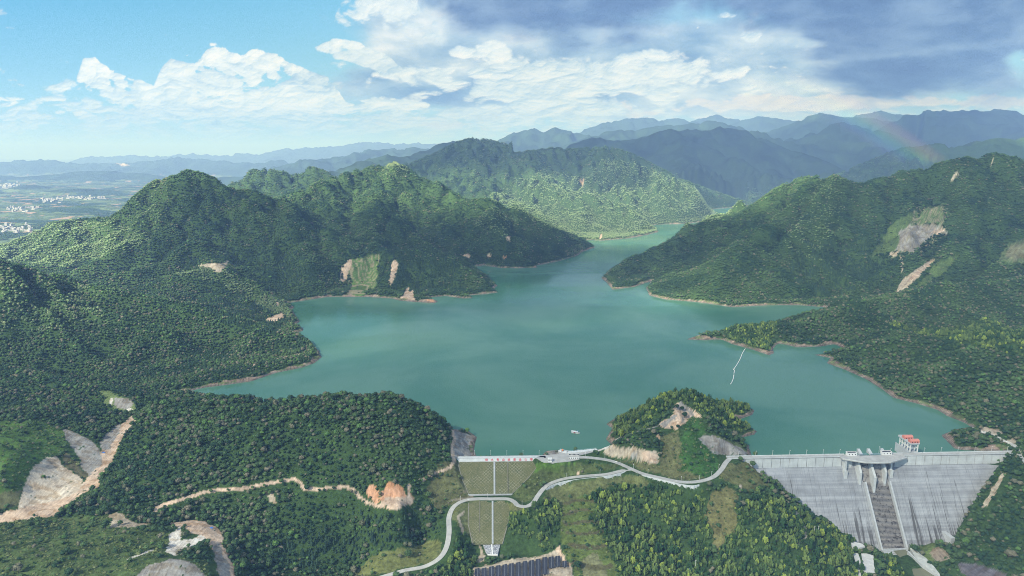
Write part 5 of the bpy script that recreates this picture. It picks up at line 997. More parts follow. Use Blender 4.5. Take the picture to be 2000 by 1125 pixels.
for y0, x0, x1 in ((.5, -6.8, 8.6), (17, -6.8, 8.2)):
    b = tb(); q = [(y0, 28.62), (y0, 31.6)] + [(y0 + 3.9 - 3.9 * math.cos(a_), 31.6 + 2.9 * math.sin(a_)) for a_ in np.linspace(.2, math.pi - .2, 8)] + [(y0 + 7.8, 31.6), (y0 + 7.8, 28.62)]; b.prism(q, x0, x1); rm = b.build('machine_room', M_RED, tw)
    for k in range(3): b = tb(); x_ = x0 + 3.2 + k * 4.4; b.box(x_ - .9, x_ + .9, y0 - .08, y0 + .1, 29.6, 31.2); wn_ = b.build('window', M_DARK, tw); wn_.parent = rm
# ---- lamp posts
def lamp(loc, h, lab, grp, first=[None]):
    if first[0] is None:
        o = thing('street_lamp', lab, 'street lamp', loc, grp); q = MB(loc); q.tube((0, 0, 0), (0, 0, 8.4), .20, .13); q.build('pole', M_WHITE, o); q = MB(loc); q.box(-.12, .12, -1.7, .1, 8.4, 8.6); q.box(-.25, .25, -2.6, -1.5, 8.35, 8.6); q.build('lamp_head', M_WHITE, o); first[0] = o
    else: o = copy_tree(first[0]); o.location = loc; o['label'] = lab; o['group'] = grp
    o.scale = (1, 1, h / 8.6); return o
for u in (1443, 1477, 1510.5, 1544.5, 1578, 1611.5, 1645): lamp(at_sd(s_of(u, 892), -.5, 13.4), 8.2, 'white lamp post on the concrete dam crest left of the spillway gates', 'lamp posts on left half of the concrete dam')
for u in (1805, 1839, 1873, 1907, 1941, 1973): lamp(at_sd(s_of(u, 885), -.5, 13.4), 8.2, 'white lamp post on the concrete dam crest right of the red topped tower', 'lamp posts on right half of the concrete dam')
lamp(at_sd(s_of(1723, 890), -3, 11), 13, 'tall white lamp post between the gate stairs above the spillway', 'lamp above the spillway'); lamp(at_sd(s_of(1745, 890), -1, 13.4), 8, 'white lamp post behind the right gate house', 'lamp by the right gate house')
for u in (927, 958.5, 990, 1021.5, 1053): q = G(u, 890, 12.4); lamp((q[0], q[1] + 1, 12.8), 9.2, 'thin white lamp post along the crest of the grassy dam above red characters', 'lamp posts on the grassy dam')
def onto(u, v, dz=0.0, z0=0.0):                              # the ground under a pixel
    d = np.array(ray(u, v)); t_ = np.linspace(500, 3000, 5001); X_, Y_, Z_ = d[0] * t_, d[1] * t_, CAMH + d[2] * t_; hgt = height(X_, Y_); i = int(np.argmax(Z_ < hgt)); return (float(X_[i]), float(Y_[i]), float(hgt[i]) + dz)
RD_ = {'valley': ((902,978),(954,975),(1017,991),(1108,930),(1172,924)), 'upper': ((1144,891),(1181,894),(1214,901),(1242,912),(1268,922),(1330,938),(1365,938),(1393,930),(1408,916))}
for k, pts in RD_.items():
    for u, v in pts:
        q = np.array(onto(u, v)); P = ROADP[k]; i = int(np.argmin(np.hypot(P[:, 0] - q[0], P[:, 1] - q[1]))); j = min(i + 1, len(P) - 1); tng = P[j] - P[max(i - 1, 0)]; nn_ = np.array([-tng[1], tng[0], 0]) / (np.hypot(tng[0], tng[1]) + 1e-6); nn_ = nn_ if nn_[1] > 0 else -nn_
        c_ = P[i] + nn_ * 4.6; lamp((c_[0], c_[1], height(c_[0:1], c_[1:2])[0] - .2), 8, 'white lamp post beside the curving valley road' if k == 'valley' else 'white lamp post beside the road climbing between the two dams', 'lamp posts along the %s road' % ('valley' if k == 'valley' else 'upper'))
# ---- roads
def ribbon(name, P, w_, m, label, lift=.12):
    P = np.array(resample(P, 3.0)); T = np.gradient(P, axis=0); N = np.stack([-T[:, 1], T[:, 0]], -1); N /= np.linalg.norm(N, axis=1)[:, None] + 1e-9; n = len(P); b = MB()
    hl = np.maximum(height(P[:, 0], P[:, 1]), P[:, 2] - .4) * 0 + P[:, 2]
    for i in range(n):
        for k, dz in ((-1, -1.4), (-1, lift), (1, lift), (1, -1.4)): b.P(P[i, 0] + N[i, 0] * k * w_ / 2, P[i, 1] + N[i, 1] * k * w_ / 2, hl[i] + dz)
    for i in range(n - 1):
        a = i * 4; b.f += [(a, a + 1, a + 5, a + 4), (a + 1, a + 2, a + 6, a + 5), (a + 2, a + 3, a + 7, a + 6)]
    o = b.build(name, m); kind_of(o, 'structure', label); return o
ribbon('road', ROADP['valley'], 7.4, M_ROAD, 'pale concrete road winding up the valley past the grassy dam'); ribbon('road', ROADP['upper'], 7.6, M_ROAD, 'pale concrete road linking the two dams', .17)
ribbon('road', smooth([(*at_sd(Lr + 2, 4, 12)[:2], 12.05), G(1992, 886, 12.3), G(1988, 876, 13), G(1975, 866, 16)]), 5.5, M_ROAD, 'pale road leaving the right end of the dam'); ribbon('road', smooth([G(1990, 884, 12.2), G(1997, 895, 11.5), G(2008, 910, 9), G(2030, 935, 4)]), 4.5, M_ROAD, 'narrow pale lane at the right edge')
b = MB(); b.slab([q[:2] for q in PLAZA], 10.5, 12.0); kind_of(b.build('plaza', M_ROAD), 'structure', 'white paved plaza at the right end of the grassy dam')
for (k, P), lab in zip(WALLS.items(), ('long curved pale retaining wall under the bend of the valley road', 'stepped pale retaining wall under the road between the dams')):
    b = MB(); Q = np.array(resample(P, 2.5)); n = len(Q)
    for i in range(n):
        x_, y_, z_ = Q[i]; hgt = 7.6 * min(1, .35 + i / 6, .35 + (n - 1 - i) / 6)
        for dy, dz in ((.9, .35), (-.2, .35), (-1.2, -hgt - 2), (.9, -hgt - 2)): b.P(x_, y_ + dy, z_ + dz)
    for i in range(n - 1):
        a = i * 4; b.f += [(a + j, a + (j + 1) % 4, a + 4 + (j + 1) % 4, a + 4 + j) for j in range(4)]
    b.f += [(0, 1, 2, 3), tuple((n - 1) * 4 + j for j in (3, 2, 1, 0))]; o = thing('retaining_wall', lab, 'wall', tuple(Q[n // 2])); b.build('wall', M_BAND, o)
    b = MB()
    for i in range(1, n - 1, 2): x_, y_, z_ = Q[i]; hgt = 7.0 * min(1, .35 + i / 6, .35 + (n - 1 - i) / 6); b.hexa([(x_ - .4, y_ - 1.9, z_ - hgt), (x_ + .4, y_ - 1.9, z_ - hgt), (x_ + .4, y_ - .6, z_ - hgt), (x_ - .4, y_ - .6, z_ - hgt), (x_ - .4, y_ - .8, z_), (x_ + .4, y_ - .8, z_), (x_ + .4, y_ - .1, z_), (x_ - .4, y_ - .1, z_)])
    b.build('buttress', M_LIGHT, o)
# ---- embankment dam
M_DRAIN = plain('mossy_concrete', (.26, .26, .22), .9, .1, .4, .3)
em_ = thing('embankment_dam', 'grassy embankment dam with diagonal lattice, stairways and red characters on its crest wall', 'dam', (float(EL_[0] + ER_[0]) / 2, float(EL_[1]) - 80, -66))
def eb(): return MB((EL_[0], EL_[1], 0), edir, en)
ml, t = mat('lattice_turf', .95, .05); ua = t.new('ShaderNodeAttribute', attribute_name='slope'); sp3 = t.new('ShaderNodeSeparateXYZ'); t.l.new(ua.outputs[1], sp3.inputs[0]); p = geopos(t)
def diag(sg_): q = t.m('FRACT', t.mul(t.add(sp3.outputs[0], t.mul(sp3.outputs[1], sg_)), 1 / 5.6)); return t.m('LESS_THAN', t.m('ABSOLUTE', t.sub(q, .5)), .06)
d_ = t.m('MAXIMUM', diag(1.0), diag(-1.0)); nz = t.noise(p, .045, 3, .6); gx = t.noise(p, .5, 5, .65); fade = t.step(t.add(nz, t.mul(t.sub(gx, .5), .5)), .40, .66, .06, .5)
n2_ = t.noise(p, .10, 5, .7)
t.l.new(t.mix(t.mul(d_, fade), t.mix(t.step(gx, .3, .7), t.mix(t.step(n2_, .3, .7), (.060, .085, .032, 1), (.13, .14, .062, 1)), (.155, .155, .085, 1)), (.42, .42, .38, 1)), t.b.inputs[0])
def face_mesh(name, zs, lo, hi):
    dl = [float(np.interp(-z_, [-12 + 0, -8, 26, 27, 66], [6, 8.4, d_berm - 4, d_berm + 12, d_berm + 88])) for z_ in zs]; b = MB((EL_[0], EL_[1], 0), edir, en); sl_ = []; N_ = 24; acc = 0
    for i, (z_, d__) in enumerate(zip(zs, dl)):
        if i: acc += math.hypot(d__ - dl[i - 1], z_ - zs[i - 1])
        for k in range(N_ + 1): x_ = lo(z_) + (hi(z_) - lo(z_)) * k / N_; b.P(x_, d__, z_ + .12 * mn.noise(Vector((x_ * .3, d__ * .3, 0)))); sl_.append((x_, acc, 0))
    for i in range(len(zs) - 1):
        for k in range(N_): a = i * (N_ + 1) + k; b.f.append((a, a + 1, a + N_ + 2, a + N_ + 1))
    o = b.build(name, ml, em_); a = o.data.attributes.new('slope', 'FLOAT_VECTOR', 'POINT'); a.data.foreach_set('vector', np.array(sl_, 'f').ravel()); return o
lo_ = lambda z_: float(np.interp(z_, [-66, -45, -26, -10, 8], [31, 21, 21, 9, 1])); hi_ = lambda z_: float(np.interp(z_, [-66, -45, -26, -10, 8], [69, 81, 87, 115, Le - 4]))
face_mesh('upper_slope', list(np.linspace(8.0, -26, 20)), lo_, hi_); face_mesh('lower_slope', list(np.linspace(-27.2, -61, 20)), lo_, hi_)
b = eb(); b.prism([(-1, -4), (-1, 12), (6, 12), (8.0, 7.6), (8.0, 5), (6, -4)], -3, Le + 3); b.build('crest_wall', M_BAND, em_)
b = eb(); b.box(-3, Le, -.9, -.4, 12.0, 13.3); b.box(-3, Le, 5.4, 5.8, 12.0, 12.7); b.build('parapet', M_LIGHT, em_)
b = eb(); b.box(-2, Le - 4, 8.0, 9.0, 6.2, 7.9); b.build('gutter', M_LIGHT, em_)
def strip(name, u_top, z0, z1, w_, m):
    b = eb(); q = G(u_top, 899 if z0 > 0 else 980, z0); x_ = float((np.array(q) - EL_) @ edir); n_ = 36
    for k in range(n_):
        za, zb = z0 + (z1 - z0) * k / n_, z0 + (z1 - z0) * (k + 1) / n_; da, db = (float(np.interp(-q_, [-12, -8, 26, 27, 66], [6, 8.4, d_berm - 4, d_berm + 12, d_berm + 88])) for q_ in (za, zb)); b.hexa([(x_ - w_ / 2, da, za - 1), (x_ + w_ / 2, da, za - 1), (x_ + w_ / 2, db, zb - 1), (x_ - w_ / 2, db, zb - 1), (x_ - w_ / 2, da, za + .5), (x_ + w_ / 2, da, za + .5), (x_ + w_ / 2, db, za + .5), (x_ - w_ / 2, db, za + .5)])
    b.build(name, m, em_)
strip('stairway', 965.5, 7.2, -25.5, 2.8, M_LIGHT); strip('stairway', 962, -27.5, -60.5, 2.6, M_LIGHT); strip('drain_channel', 991, 6.5, -25, 1.0, M_DRAIN); strip('drain_channel', 937, -27.5, -52, .9, M_DRAIN)
b = eb(); b.box(lo_(-26) - 2, hi_(-26) + 2, d_berm - 4.6, d_berm - 3.9, -27, -24.6); b.build('berm_parapet', M_LIGHT, em_)
b = eb(); b.hexa([(lo_(-26) - 2, d_berm + 8.9, -29), (hi_(-26) - 4, d_berm + 8.9, -29), (hi_(-26) - 4, d_berm + 11.5, -29), (lo_(-26) - 2, d_berm + 11.5, -29), (lo_(-26) - 2, d_berm + 8.9, -26.1), (hi_(-26) - 4, d_berm + 8.9, -26.1), (hi_(-26) - 4, d_berm + 10.5, -26.6), (lo_(-26) - 2, d_berm + 10.5, -26.6)]); b.build('berm_edge', M_WHITE, em_)
for Lz, off, w_ in ((lo_, 0, 1.0), (hi_, 0, 1.0)):
    b = eb()
    for z0, z1 in ((6.5, -10), (-10, -25.5), (-27.5, -45), (-45, -60.5)):
        da, db = (float(np.interp(-q_, [-12, -8, 26, 27, 66], [6, 8.4, d_berm - 4, d_berm + 12, d_berm + 88])) for q_ in (z0, z1)); xa, xb = Lz(z0), Lz(z1); b.hexa([(xa - .6, da, z0 - 2), (xa + .6, da, z0 - 2), (xb + .6, db, z1 - 2), (xb - .6, db, z1 - 2), (xa - .6, da, z0 + .55), (xa + .6, da, z0 + .55), (xb + .6, db, z1 + .55), (xb - .6, db, z1 + .55)])
    b.build('edge_drain', M_DRAIN, em_)
mstone, t = mat('stone_pitching', .9, .1); p = geopos(t); vd = t.voro(p, .55, 'F1', 'Color'); ve = t.voro(p, .55, 'DISTANCE_TO_EDGE'); sx_ = t.new('ShaderNodeSeparateColor'); t.l.new(vd, sx_.inputs[0])
t.l.new(t.mix(t.step(ve, .02, .08), (.06, .06, .07, 1), t.mix(sx_.outputs[0], (.20, .23, .28, 1), (.55, .58, .62, 1))), t.b.inputs[0])
TZ = -66; q0, q1, q2, q3 = [np.array(G(u, v, z_)) for u, v, z_ in ((942, 1059, -60.6), (978, 1059, -60.6), (972, 1084, -66.0), (952, 1084, -66.0))]
b = MB((0, 0, 0)); b.hexa([tuple(q3 - [0, 0, 6]), tuple(q2 - [0, 0, 6]), tuple(q1 - [0, 0, 6]), tuple(q0 - [0, 0, 6]), tuple(q3), tuple(q2), tuple(q1), tuple(q0)]); b.build('toe_pitching', mstone, em_)
b = MB((0, 0, 0))
for a_, c_ in ((q0, q1), (q3, q2), ((q0 + q1) / 2, (q3 + q2) / 2)):
    d__ = (c_ - a_) / np.linalg.norm(c_ - a_); sN = np.array([d__[1], -d__[0], 0]) * .9; b.hexa([tuple(a_ - sN - [0, 0, 1]), tuple(c_ - sN - [0, 0, 1]), tuple(c_ + sN - [0, 0, 1]), tuple(a_ + sN - [0, 0, 1]), tuple(a_ - sN + [0, 0, .9]), tuple(c_ - sN + [0, 0, .9]), tuple(c_ + sN + [0, 0, .9]), tuple(a_ + sN + [0, 0, .9])])
b.build('toe_frame', M_WHITE, em_)
M_CHAR = plain('red_paint', (.55, .03, .05), .6, .3, .05)
for i, ch in enumerate('绿水青山就是金山银山'):
    u_ = 950.3 + i * 10.9; q = G(u_, 895, 9.5); x_ = float((np.array(q) - EL_) @ edir); cu = bpy.data.curves.new('character', 'FONT'); cu.body = ch; cu.size = 4.4; cu.extrude = .08; cu.offset = .07; cu.align_x = 'CENTER'; cu.align_y = 'CENTER'
    to = bpy.data.objects.new('tmp', cu); me = bpy.data.meshes.new_from_object(to); bpy.data.objects.remove(to); me.materials.append(M_CHAR); me.name = 'character'
    o = bpy.data.objects.new('character', me); col.objects.link(o); o.parent = em_; tilt = math.atan2(4.4, 2.0); wp = EL_ + edir * x_ + en * 7.16 + np.array([0, 0, 9.8 - EL_[2]]); o.location = Vector(wp) - Vector(em_.location); o.rotation_euler = (tilt, 0, math.atan2(edir[1], edir[0]))
# ---- plaza things
p_ = G(1074, 901, 12); house((p_[0], p_[1], 12.05), 6.5, 5, 5.5, 'small white gatehouse with dark windows at the plaza edge', 2, name='gatehouse', roofm=M_WHITE, parapet=False)
for (ua_, ub_, v_, lab) in ((1111, 1131, 889.5, 'row of dark picture boards at the back of the plaza'), (1111, 1130, 896.5, 'long low white sign board with dark panels at the plaza front')):
    a_, c_ = np.array(G(ua_, v_, 12)), np.array(G(ub_, v_ , 12)); W_ = float(np.linalg.norm(c_ - a_)); o = thing('sign_board', lab, 'sign', tuple(a_)); q = MB(tuple(a_), (c_ - a_) / W_, np.array([0, 1, 0])); q.box(0, W_, 0, .4, 0, 3.4 if v_ < 892 else 3.0); q.build('board', M_WHITE, o)
    n_ = 8 if v_ < 892 else 5
    for k in range(n_): q = MB(tuple(a_), (c_ - a_) / W_, np.array([0, 1, 0])); x_ = W_ * (k + .15) / n_; q.box(x_, x_ + W_ * (.7 if v_ < 892 else .45) / n_, -.08, .05, .7, 2.9 if v_ < 892 else 2.3); q.build('panel', M_DARK, o)
M_OR = plain('orange_paint', (.75, .26, .10), .6, .3, .1)
q_ = G(1098.5, 881.5, 12); bm = bmesh.new(); bmesh.ops.create_icosphere(bm, subdivisions=3, radius=1.0)
for v in bm.verts: c = v.co; k = 1 + .3 * mn.noise(c * 1.5 + Vector((3, 1, 2))); v.co = Vector((c.x * 1.3 * k, c.y * .9 * k, c.z * 2.6 * k + 2.2))
me = bpy.data.meshes.new('monument_stone'); bm.to_mesh(me); bm.free(); me.materials.append(M_OR); o = thing('monument', 'orange upright stone on a dark base at the back corner of the plaza', 'monument', (q_[0], q_[1], 12)); c_ = bpy.data.objects.new('stone', me); col.objects.link(c_); c_.parent = o; q = MB(tuple(o.location)); q.box(-2.6, 2.6, -1.6, 1.6, 0, .7); q.build('base', M_DARK, o)
dk = [np.array(G(u, v, 12.6)) for u, v in ((1092, 879), (1108, 883.5), (1165, 877.5))]; o = thing('viewing_deck', 'long white walkway deck on posts running from the plaza towards the central hill', 'walkway', tuple(dk[1]))
b = MB()
for a_, c_ in zip(dk, dk[1:]): d__ = (c_ - a_) / np.linalg.norm(c_ - a_); N_ = np.array([d__[1], -d__[0], 0]) * 3.2; b.hexa([tuple(a_ - N_ - [0, 0, .6]), tuple(c_ - N_ - [0, 0, .6]), tuple(c_ + N_ - [0, 0, .6]), tuple(a_ + N_ - [0, 0, .6]), tuple(a_ - N_), tuple(c_ - N_), tuple(c_ + N_), tuple(a_ + N_)])
b.build('deck', M_WHITE, o); b = MB(); bp_ = MB()
for a_, c_ in zip(dk, dk[1:]):
    d__ = (c_ - a_) / np.linalg.norm(c_ - a_); N_ = np.array([d__[1], -d__[0], 0]) * 3.0; L_ = np.linalg.norm(c_ - a_); n_ = int(L_ / 5)
    for sgn in (-1, 1):
        b.tube(tuple(a_ + N_ * sgn + [0, 0, 1.2]), tuple(c_ + N_ * sgn + [0, 0, 1.2]), .13)
        for k in range(n_ + 1): q = a_ + (c_ - a_) * k / n_ + N_ * sgn; b.tube(tuple(q), tuple(q + [0, 0, 1.2]), .13); (bp_ := MB(), bp_.tube(tuple(q - [0, 0, 7]), tuple(q - [0, 0, .6]), .25), bp_.build('post', M_LIGHT, o)) if sgn > 0 else None
b.build('railing', plain('pale_blue_rail', (.5, .66, .74), .5, .4, .1), o)
def car(u, v, lab, paint, yaw, k='upper'):
    q = np.array(onto(u, v)); P = ROADP[k]; i = int(np.argmin(np.hypot(P[:, 0] - q[0], P[:, 1] - q[1]))); tg = P[min(i + 1, len(P) - 1)] - P[i - 1]; ang = math.atan2(tg[1], tg[0]); loc = (P[i][0], P[i][1], P[i][2] + .17); o = thing('parked_car', lab, 'car', loc)
    ax = (math.cos(ang), math.sin(ang), 0); ay = (-math.sin(ang), math.cos(ang), 0)
    q = MB(loc, ax, ay); q.prism([(-.9, .4), (-.95, .95), (.95, .95), (.9, .4)], -2.3, 2.3); q.hexa([(-1.3, -.85, .955), (1.2, -.85, .955), (1.2, .85, .955), (-1.3, .85, .955), (-.9, -.7, 1.55), (.6, -.7, 1.55), (.6, .7, 1.55), (-.9, .7, 1.55)]); q.build('body', paint, o)
    q = MB(loc, ax, ay); q.hexa([(-1.32, -.8, 1.0), (1.22, -.8, 1.0), (1.22, .8, 1.0), (-1.32, .8, 1.0), (-.98, -.66, 1.45), (.68, -.66, 1.45), (.68, .66, 1.45), (-.98, .66, 1.45)]); q.build('window', M_DARK, o)
    for x_ in (-1.45, 1.45):
        for y_ in (-.85, .85): q = MB(loc, ax, ay); q.tube((x_, y_ - .12, .34), (x_, y_ + .12, .34), .34, n=12); q.build('wheel', M_DARK, o)
car(1206, 901, 'small white car with dark windows parked on the road above the plaza bend', M_WHITE, 0)
# ---- boat, buoy, boom
bl = G(1123.5, 846, 0); ang = R(-14); o = thing('tour_boat', 'small white roofed boat with a blue flag on the open lake', 'boat', bl); ax = (math.cos(ang), math.sin(ang), 0); ay = (-math.sin(ang), math.cos(ang), 0)
def bb(): return MB(bl, tuple(.78 * q_ for q_ in ax), tuple(.78 * q_ for q_ in ay))
q = bb(); q.hexa([(-8, -1.6, -.3), (7, -1.4, -.3), (7, 1.4, -.3), (-8, 1.6, -.3), (-8.6, -2.2, 1.1), (8.5, -1.9, 1.3), (8.5, 1.9, 1.3), (-8.6, 2.2, 1.1)]); q.hexa([(8.5, -1.9, .4), (11, -.4, .9), (11, .4, .9), (8.5, 1.9, .4), (8.5, -1.9, 1.3), (11.6, -.3, 1.6), (11.6, .3, 1.6), (8.5, 1.9, 1.3)]); q.build('hull', M_WHITE, o)
q = bb(); q.box(-9.5, 1.5, -2.6, 2.6, 3.4, 3.8); q.box(2.0, 6.0, -2.0, 2.0, 3.0, 3.4); q.build('roof', plain('white_canvas', (.82, .86, .88), .5, .3, .05), o)
[(q := bb(), q.tube((x_, y_, 1.1), (x_, y_, 3.4), .09), q.build('roof_post', M_STEEL, o)) for x_ in (-9, -5.5, -2, 1.2) for y_ in (-2.2, 2.2)]
q = bb(); q.box(2.4, 5.6, -1.5, 1.5, 1.2, 3.0); q.build('cabin', M_WHITE, o); q = bb(); q.box(2.8, 5.2, -1.56, 1.56, 1.9, 2.7); q.build('cabin_window', M_DARK, o); q = bb(); q.box(-3.5, .5, -2.3, -1.9, .6, 2.2); q.build('side_banner', plain('dull_red', (.40, .08, .08), .6, .2, .1), o)
q = bb(); q.tube((4.5, 0, 3.4), (4.5, 0, 5.6), .06); q.hexa([(4.5, -.05, 4.0), (7.2, -.05, 4.2), (7.2, .05, 4.2), (4.5, .05, 4.0), (4.5, -.05, 5.5), (7.2, -.05, 5.6), (7.2, .05, 5.6), (4.5, .05, 5.5)]); q.build('flag', plain('blue_flag', (.12, .28, .62), .6, .2, .1), o)
q_ = G(960.5, 869, 0); q = MB(q_); q.tube((0, 0, -.2), (0, 0, .7), .8, .6, 10); q.tube((0, 0, .7), (0, 0, 1.8), .15, .1); tag(q.build('buoy', plain('navy', (.05, .08, .16), .5, .3, .1)), 'small dark buoy floating behind the grassy dam', 'buoy')
o = thing('floating_boom', 'thin white line of floats across the inlet from the wooded point to the central hill', 'boom', G(1440, 705, 0))
for seg_ in ([(1455.5, 681), (1450, 690), (1446, 700), (1440, 711), (1434, 720)], [(1432, 720.5), (1434.5, 724), (1433.5, 729)], [(1433.5, 732), (1432, 740), (1429, 747), (1427, 750)]):
    b = MB(); P = smooth([G(u, v, .35) for u, v in seg_], 6)
    for a_, c_ in zip(P, P[1:]): b.tube(tuple(a_), tuple(c_), .85, n=8)
    b.build('float_line', plain('white_float', (.80, .80, .78), .6, .3, .05), o)
# ---- solar racks
msol, t = mat('solar_glass', .45, .4); p = objco(t); br_ = t.new('ShaderNodeTexBrick'); t.l.new(p, br_.inputs[0]); br_.inputs['Scale'].default_value = 1.0; br_.offset = 0; br_.inputs['Brick Width'].default_value = 1.15; br_.inputs['Row Height'].default_value = 2.1; br_.inputs['Mortar Size'].default_value = .05
br_.inputs['Color1'].default_value = (.018, .022, .034, 1); br_.inputs['Color2'].default_value = (.024, .028, .042, 1); br_.inputs['Mortar'].default_value = (.12, .14, .18, 1); t.l.new(br_.outputs[0], t.b.inputs[0])
for i, (u, v0, v1) in enumerate(SOLAR):
    a_, c_ = np.array(G(u, v0, -60)), np.array(G(u + .3, v1, -60)); L_ = float(np.linalg.norm(c_ - a_)); d__ = (c_ - a_) / L_; sN = np.array([-d__[1], d__[0], 0]); sN = sN if sN[0] > 0 else -sN
    lab = 'dark blue solar rack, number %s from the left in the fan of racks beside the stone toe' % ('one two three four five six seven eight nine ten eleven twelve thirteen fourteen'.split()[i]) if False else ('leftmost' if i == 0 else 'rightmost and shortest' if i == 13 else ['second', 'third', 'fourth', 'fifth', 'sixth', 'seventh', 'eighth', 'ninth', 'tenth', 'eleventh', 'twelfth', 'thirteenth'][i - 1]) + (' dark blue solar rack from the left on the bare ground' if 0 < i < 13 else ' dark blue solar rack on the bare ground')
    o = thing('solar_rack', lab, 'solar panel', tuple(a_), 'solar racks in parallel rows on bare ground'); zt = .9
    q = MB(tuple(a_ ), sN, d__); q.hexa([(-3.3, 0, -.9), (-.12, 0, -.15), (-.12, L_, -.15), (-3.3, L_, -.9), (-3.3, 0, -.75), (-.12, 0, 0), (-.12, L_, 0), (-3.3, L_, -.75)]); q.hexa([(.12, 0, -.1), (3.3, 0, .65), (3.3, L_, .65), (.12, L_, -.1), (.12, 0, .05), (3.3, 0, .8), (3.3, L_, .8), (.12, L_, .05)]); q.build('panel', msol, o)
    q = MB(tuple(a_), sN, d__); q.box(-.09, .09, 0, L_, -.2, .12); n_ = max(2, int(L_ / 5))
    for k in range(n_ + 1): y_ = .3 + (L_ - .6) * k / n_; q.tube((-2, y_, -3.6), (-2, y_, -.62), .1); q.tube((2, y_, -3.6), (2, y_, .3), .1)
    q.build('frame', M_STEEL, o)
# ---- slabs, basin walls, kiosk, poles, tarps
for P_, z_, lab in zip(SLABS_PX, SLABZ, ('small white rounded concrete slab, upper one left of the spillway foot', 'narrow white concrete lane slab left of the wide slab', 'wide white stained concrete slab in the trees left of the spillway foot')):
    pts = [G(u, v, z_) for u, v in P_]; b = MB(pts[0]); b.slab([(q[0] - pts[0][0], q[1] - pts[0][1]) for q in pts], -2.5, .15); tag(b.build('concrete_slab', plain('weathered_slab', (.62, .64, .64), .8, .2, .35, .12)), lab, 'slab')
def wall_line(px, z0, z1, w_, name, lab, cat, m, cap=None):
    P = np.array(resample(smooth([G(u, v, z_) for u, v, z_ in px], 4), 4)); o = thing(name, lab, cat, tuple(P[len(P) // 2])); b = MB(); T = np.gradient(P, axis=0); N = np.stack([-T[:, 1], T[:, 0]], -1); N /= np.linalg.norm(N, axis=1)[:, None]; n = len(P)
    for i in range(n):
        for k, dz in ((-1, -z0), (-1, 0), (1, 0), (1, -z0)): b.P(P[i, 0] + N[i, 0] * k * w_ / 2, P[i, 1] + N[i, 1] * k * w_ / 2, P[i, 2] + dz)
    for i in range(n - 1): a = i * 4; b.f += [(a, a + 1, a + 5, a + 4), (a + 1, a + 2, a + 6, a + 5), (a + 2, a + 3, a + 7, a + 6)]
    b.f += [(3, 2, 1, 0), tuple((n - 1) * 4 + k for k in range(4))]; b.build('wall', m, o); return o
wall_line([(1821,1026,-88),(1834,1032,-88),(1848,1041,-89),(1862,1051,-90)], 14, 0, 7, 'training_wall', 'short curved pale wall block at the right foot of the concrete dam', 'wall', M_LIGHT)
wall_line([(1774,1076,-100),(1784,1087,-101),(1798,1099,-101),(1815,1111,-101.5),(1834,1124,-102),(1850,1138,-102)], 9, 0, 2.4, 'channel_wall', 'long grey wall lining the stream below the spillway', 'wall', M_LIGHT)
b = MB(); pts = [G(u, v, -100.3) for u, v in [(1777,1070),(1790,1069),(1805,1086),(1824,1106),(1836,1122),(1826,1117),(1800,1099),(1786,1086)]]; b = MB(pts[0]); b.slab([(q[0] - pts[0][0], q[1] - pts[0][1]) for q in pts], -5, .1); tag(b.build('paved_apron', plain('pale_paving', (.58, .62, .60), .85, .2, .4, .12)), 'pale cracked paved strip along the right bank of the spillway stream', 'pavement')
mst, t = mat('stream_water', .15, .5); p = geopos(t); t.l.new(t.mix(t.noise(p, .08, 3, .6), (.13, .14, .08, 1), (.19, .20, .12, 1)), t.b.inputs[0])
pts = [G(u, v, -106.6) for u, v in [(1745,1076),(1768,1074),(1788,1092),(1812,1112),(1850,1142),(1788,1142),(1780,1112),(1762,1094)]]; kind_of(flat_poly('stream_water', pts, -106.2, mst), 'structure', 'shallow olive green stream water below the spillway')
b = MB(at_sd(SA, 88, -110), gdir, gn_); [b.box(-1, SB - SA + 1, k * 3.0, k * 3.0 + 2.2, -2, 4.5 - k * 1.2) for k in range(4)]; tag(b.build('spillway_sill', M_LIGHT), 'stepped grey sill across the foot of the spillway chute', 'step')
q_ = onto(1350, 1115); o = thing('kiosk', 'tiny white and blue kiosk in the grass near the lower edge', 'kiosk', q_); q = MB(q_); q.box(-2.2, 2.2, -1.8, 1.8, -1, 3.2); q.build('wall', M_WHITE, o); q = MB(q_); q.prism([(-2.2, 3.21), (0, 4.2), (2.2, 3.21)], -2.5, 2.5); q.build('roof', plain('blue_roof', (.20, .45, .60), .5, .3, .1), o)
for u, v, h, lab in ((1358, 1113, 15, 'thin pale pole standing beside the tiny blue roofed kiosk'), (1597.5, 1046, 16, 'thick white pole rising from the trees left of the concrete dam foot'), (1590, 1042, 12, 'thin grey pole beside the thick white pole in the trees'), (878.5, 1010, 7, 'short grey gantry pole beside the bend of the valley road')):
    q_ = onto(u, v); q = MB(q_); q.tube((0, 0, -1), (0, 0, h), .28, .2); q.tube((-1.2, 0, h - 1), (1.2, 0, h - 1), .1); tag(q.build('utility_pole', M_WHITE), lab, 'pole')
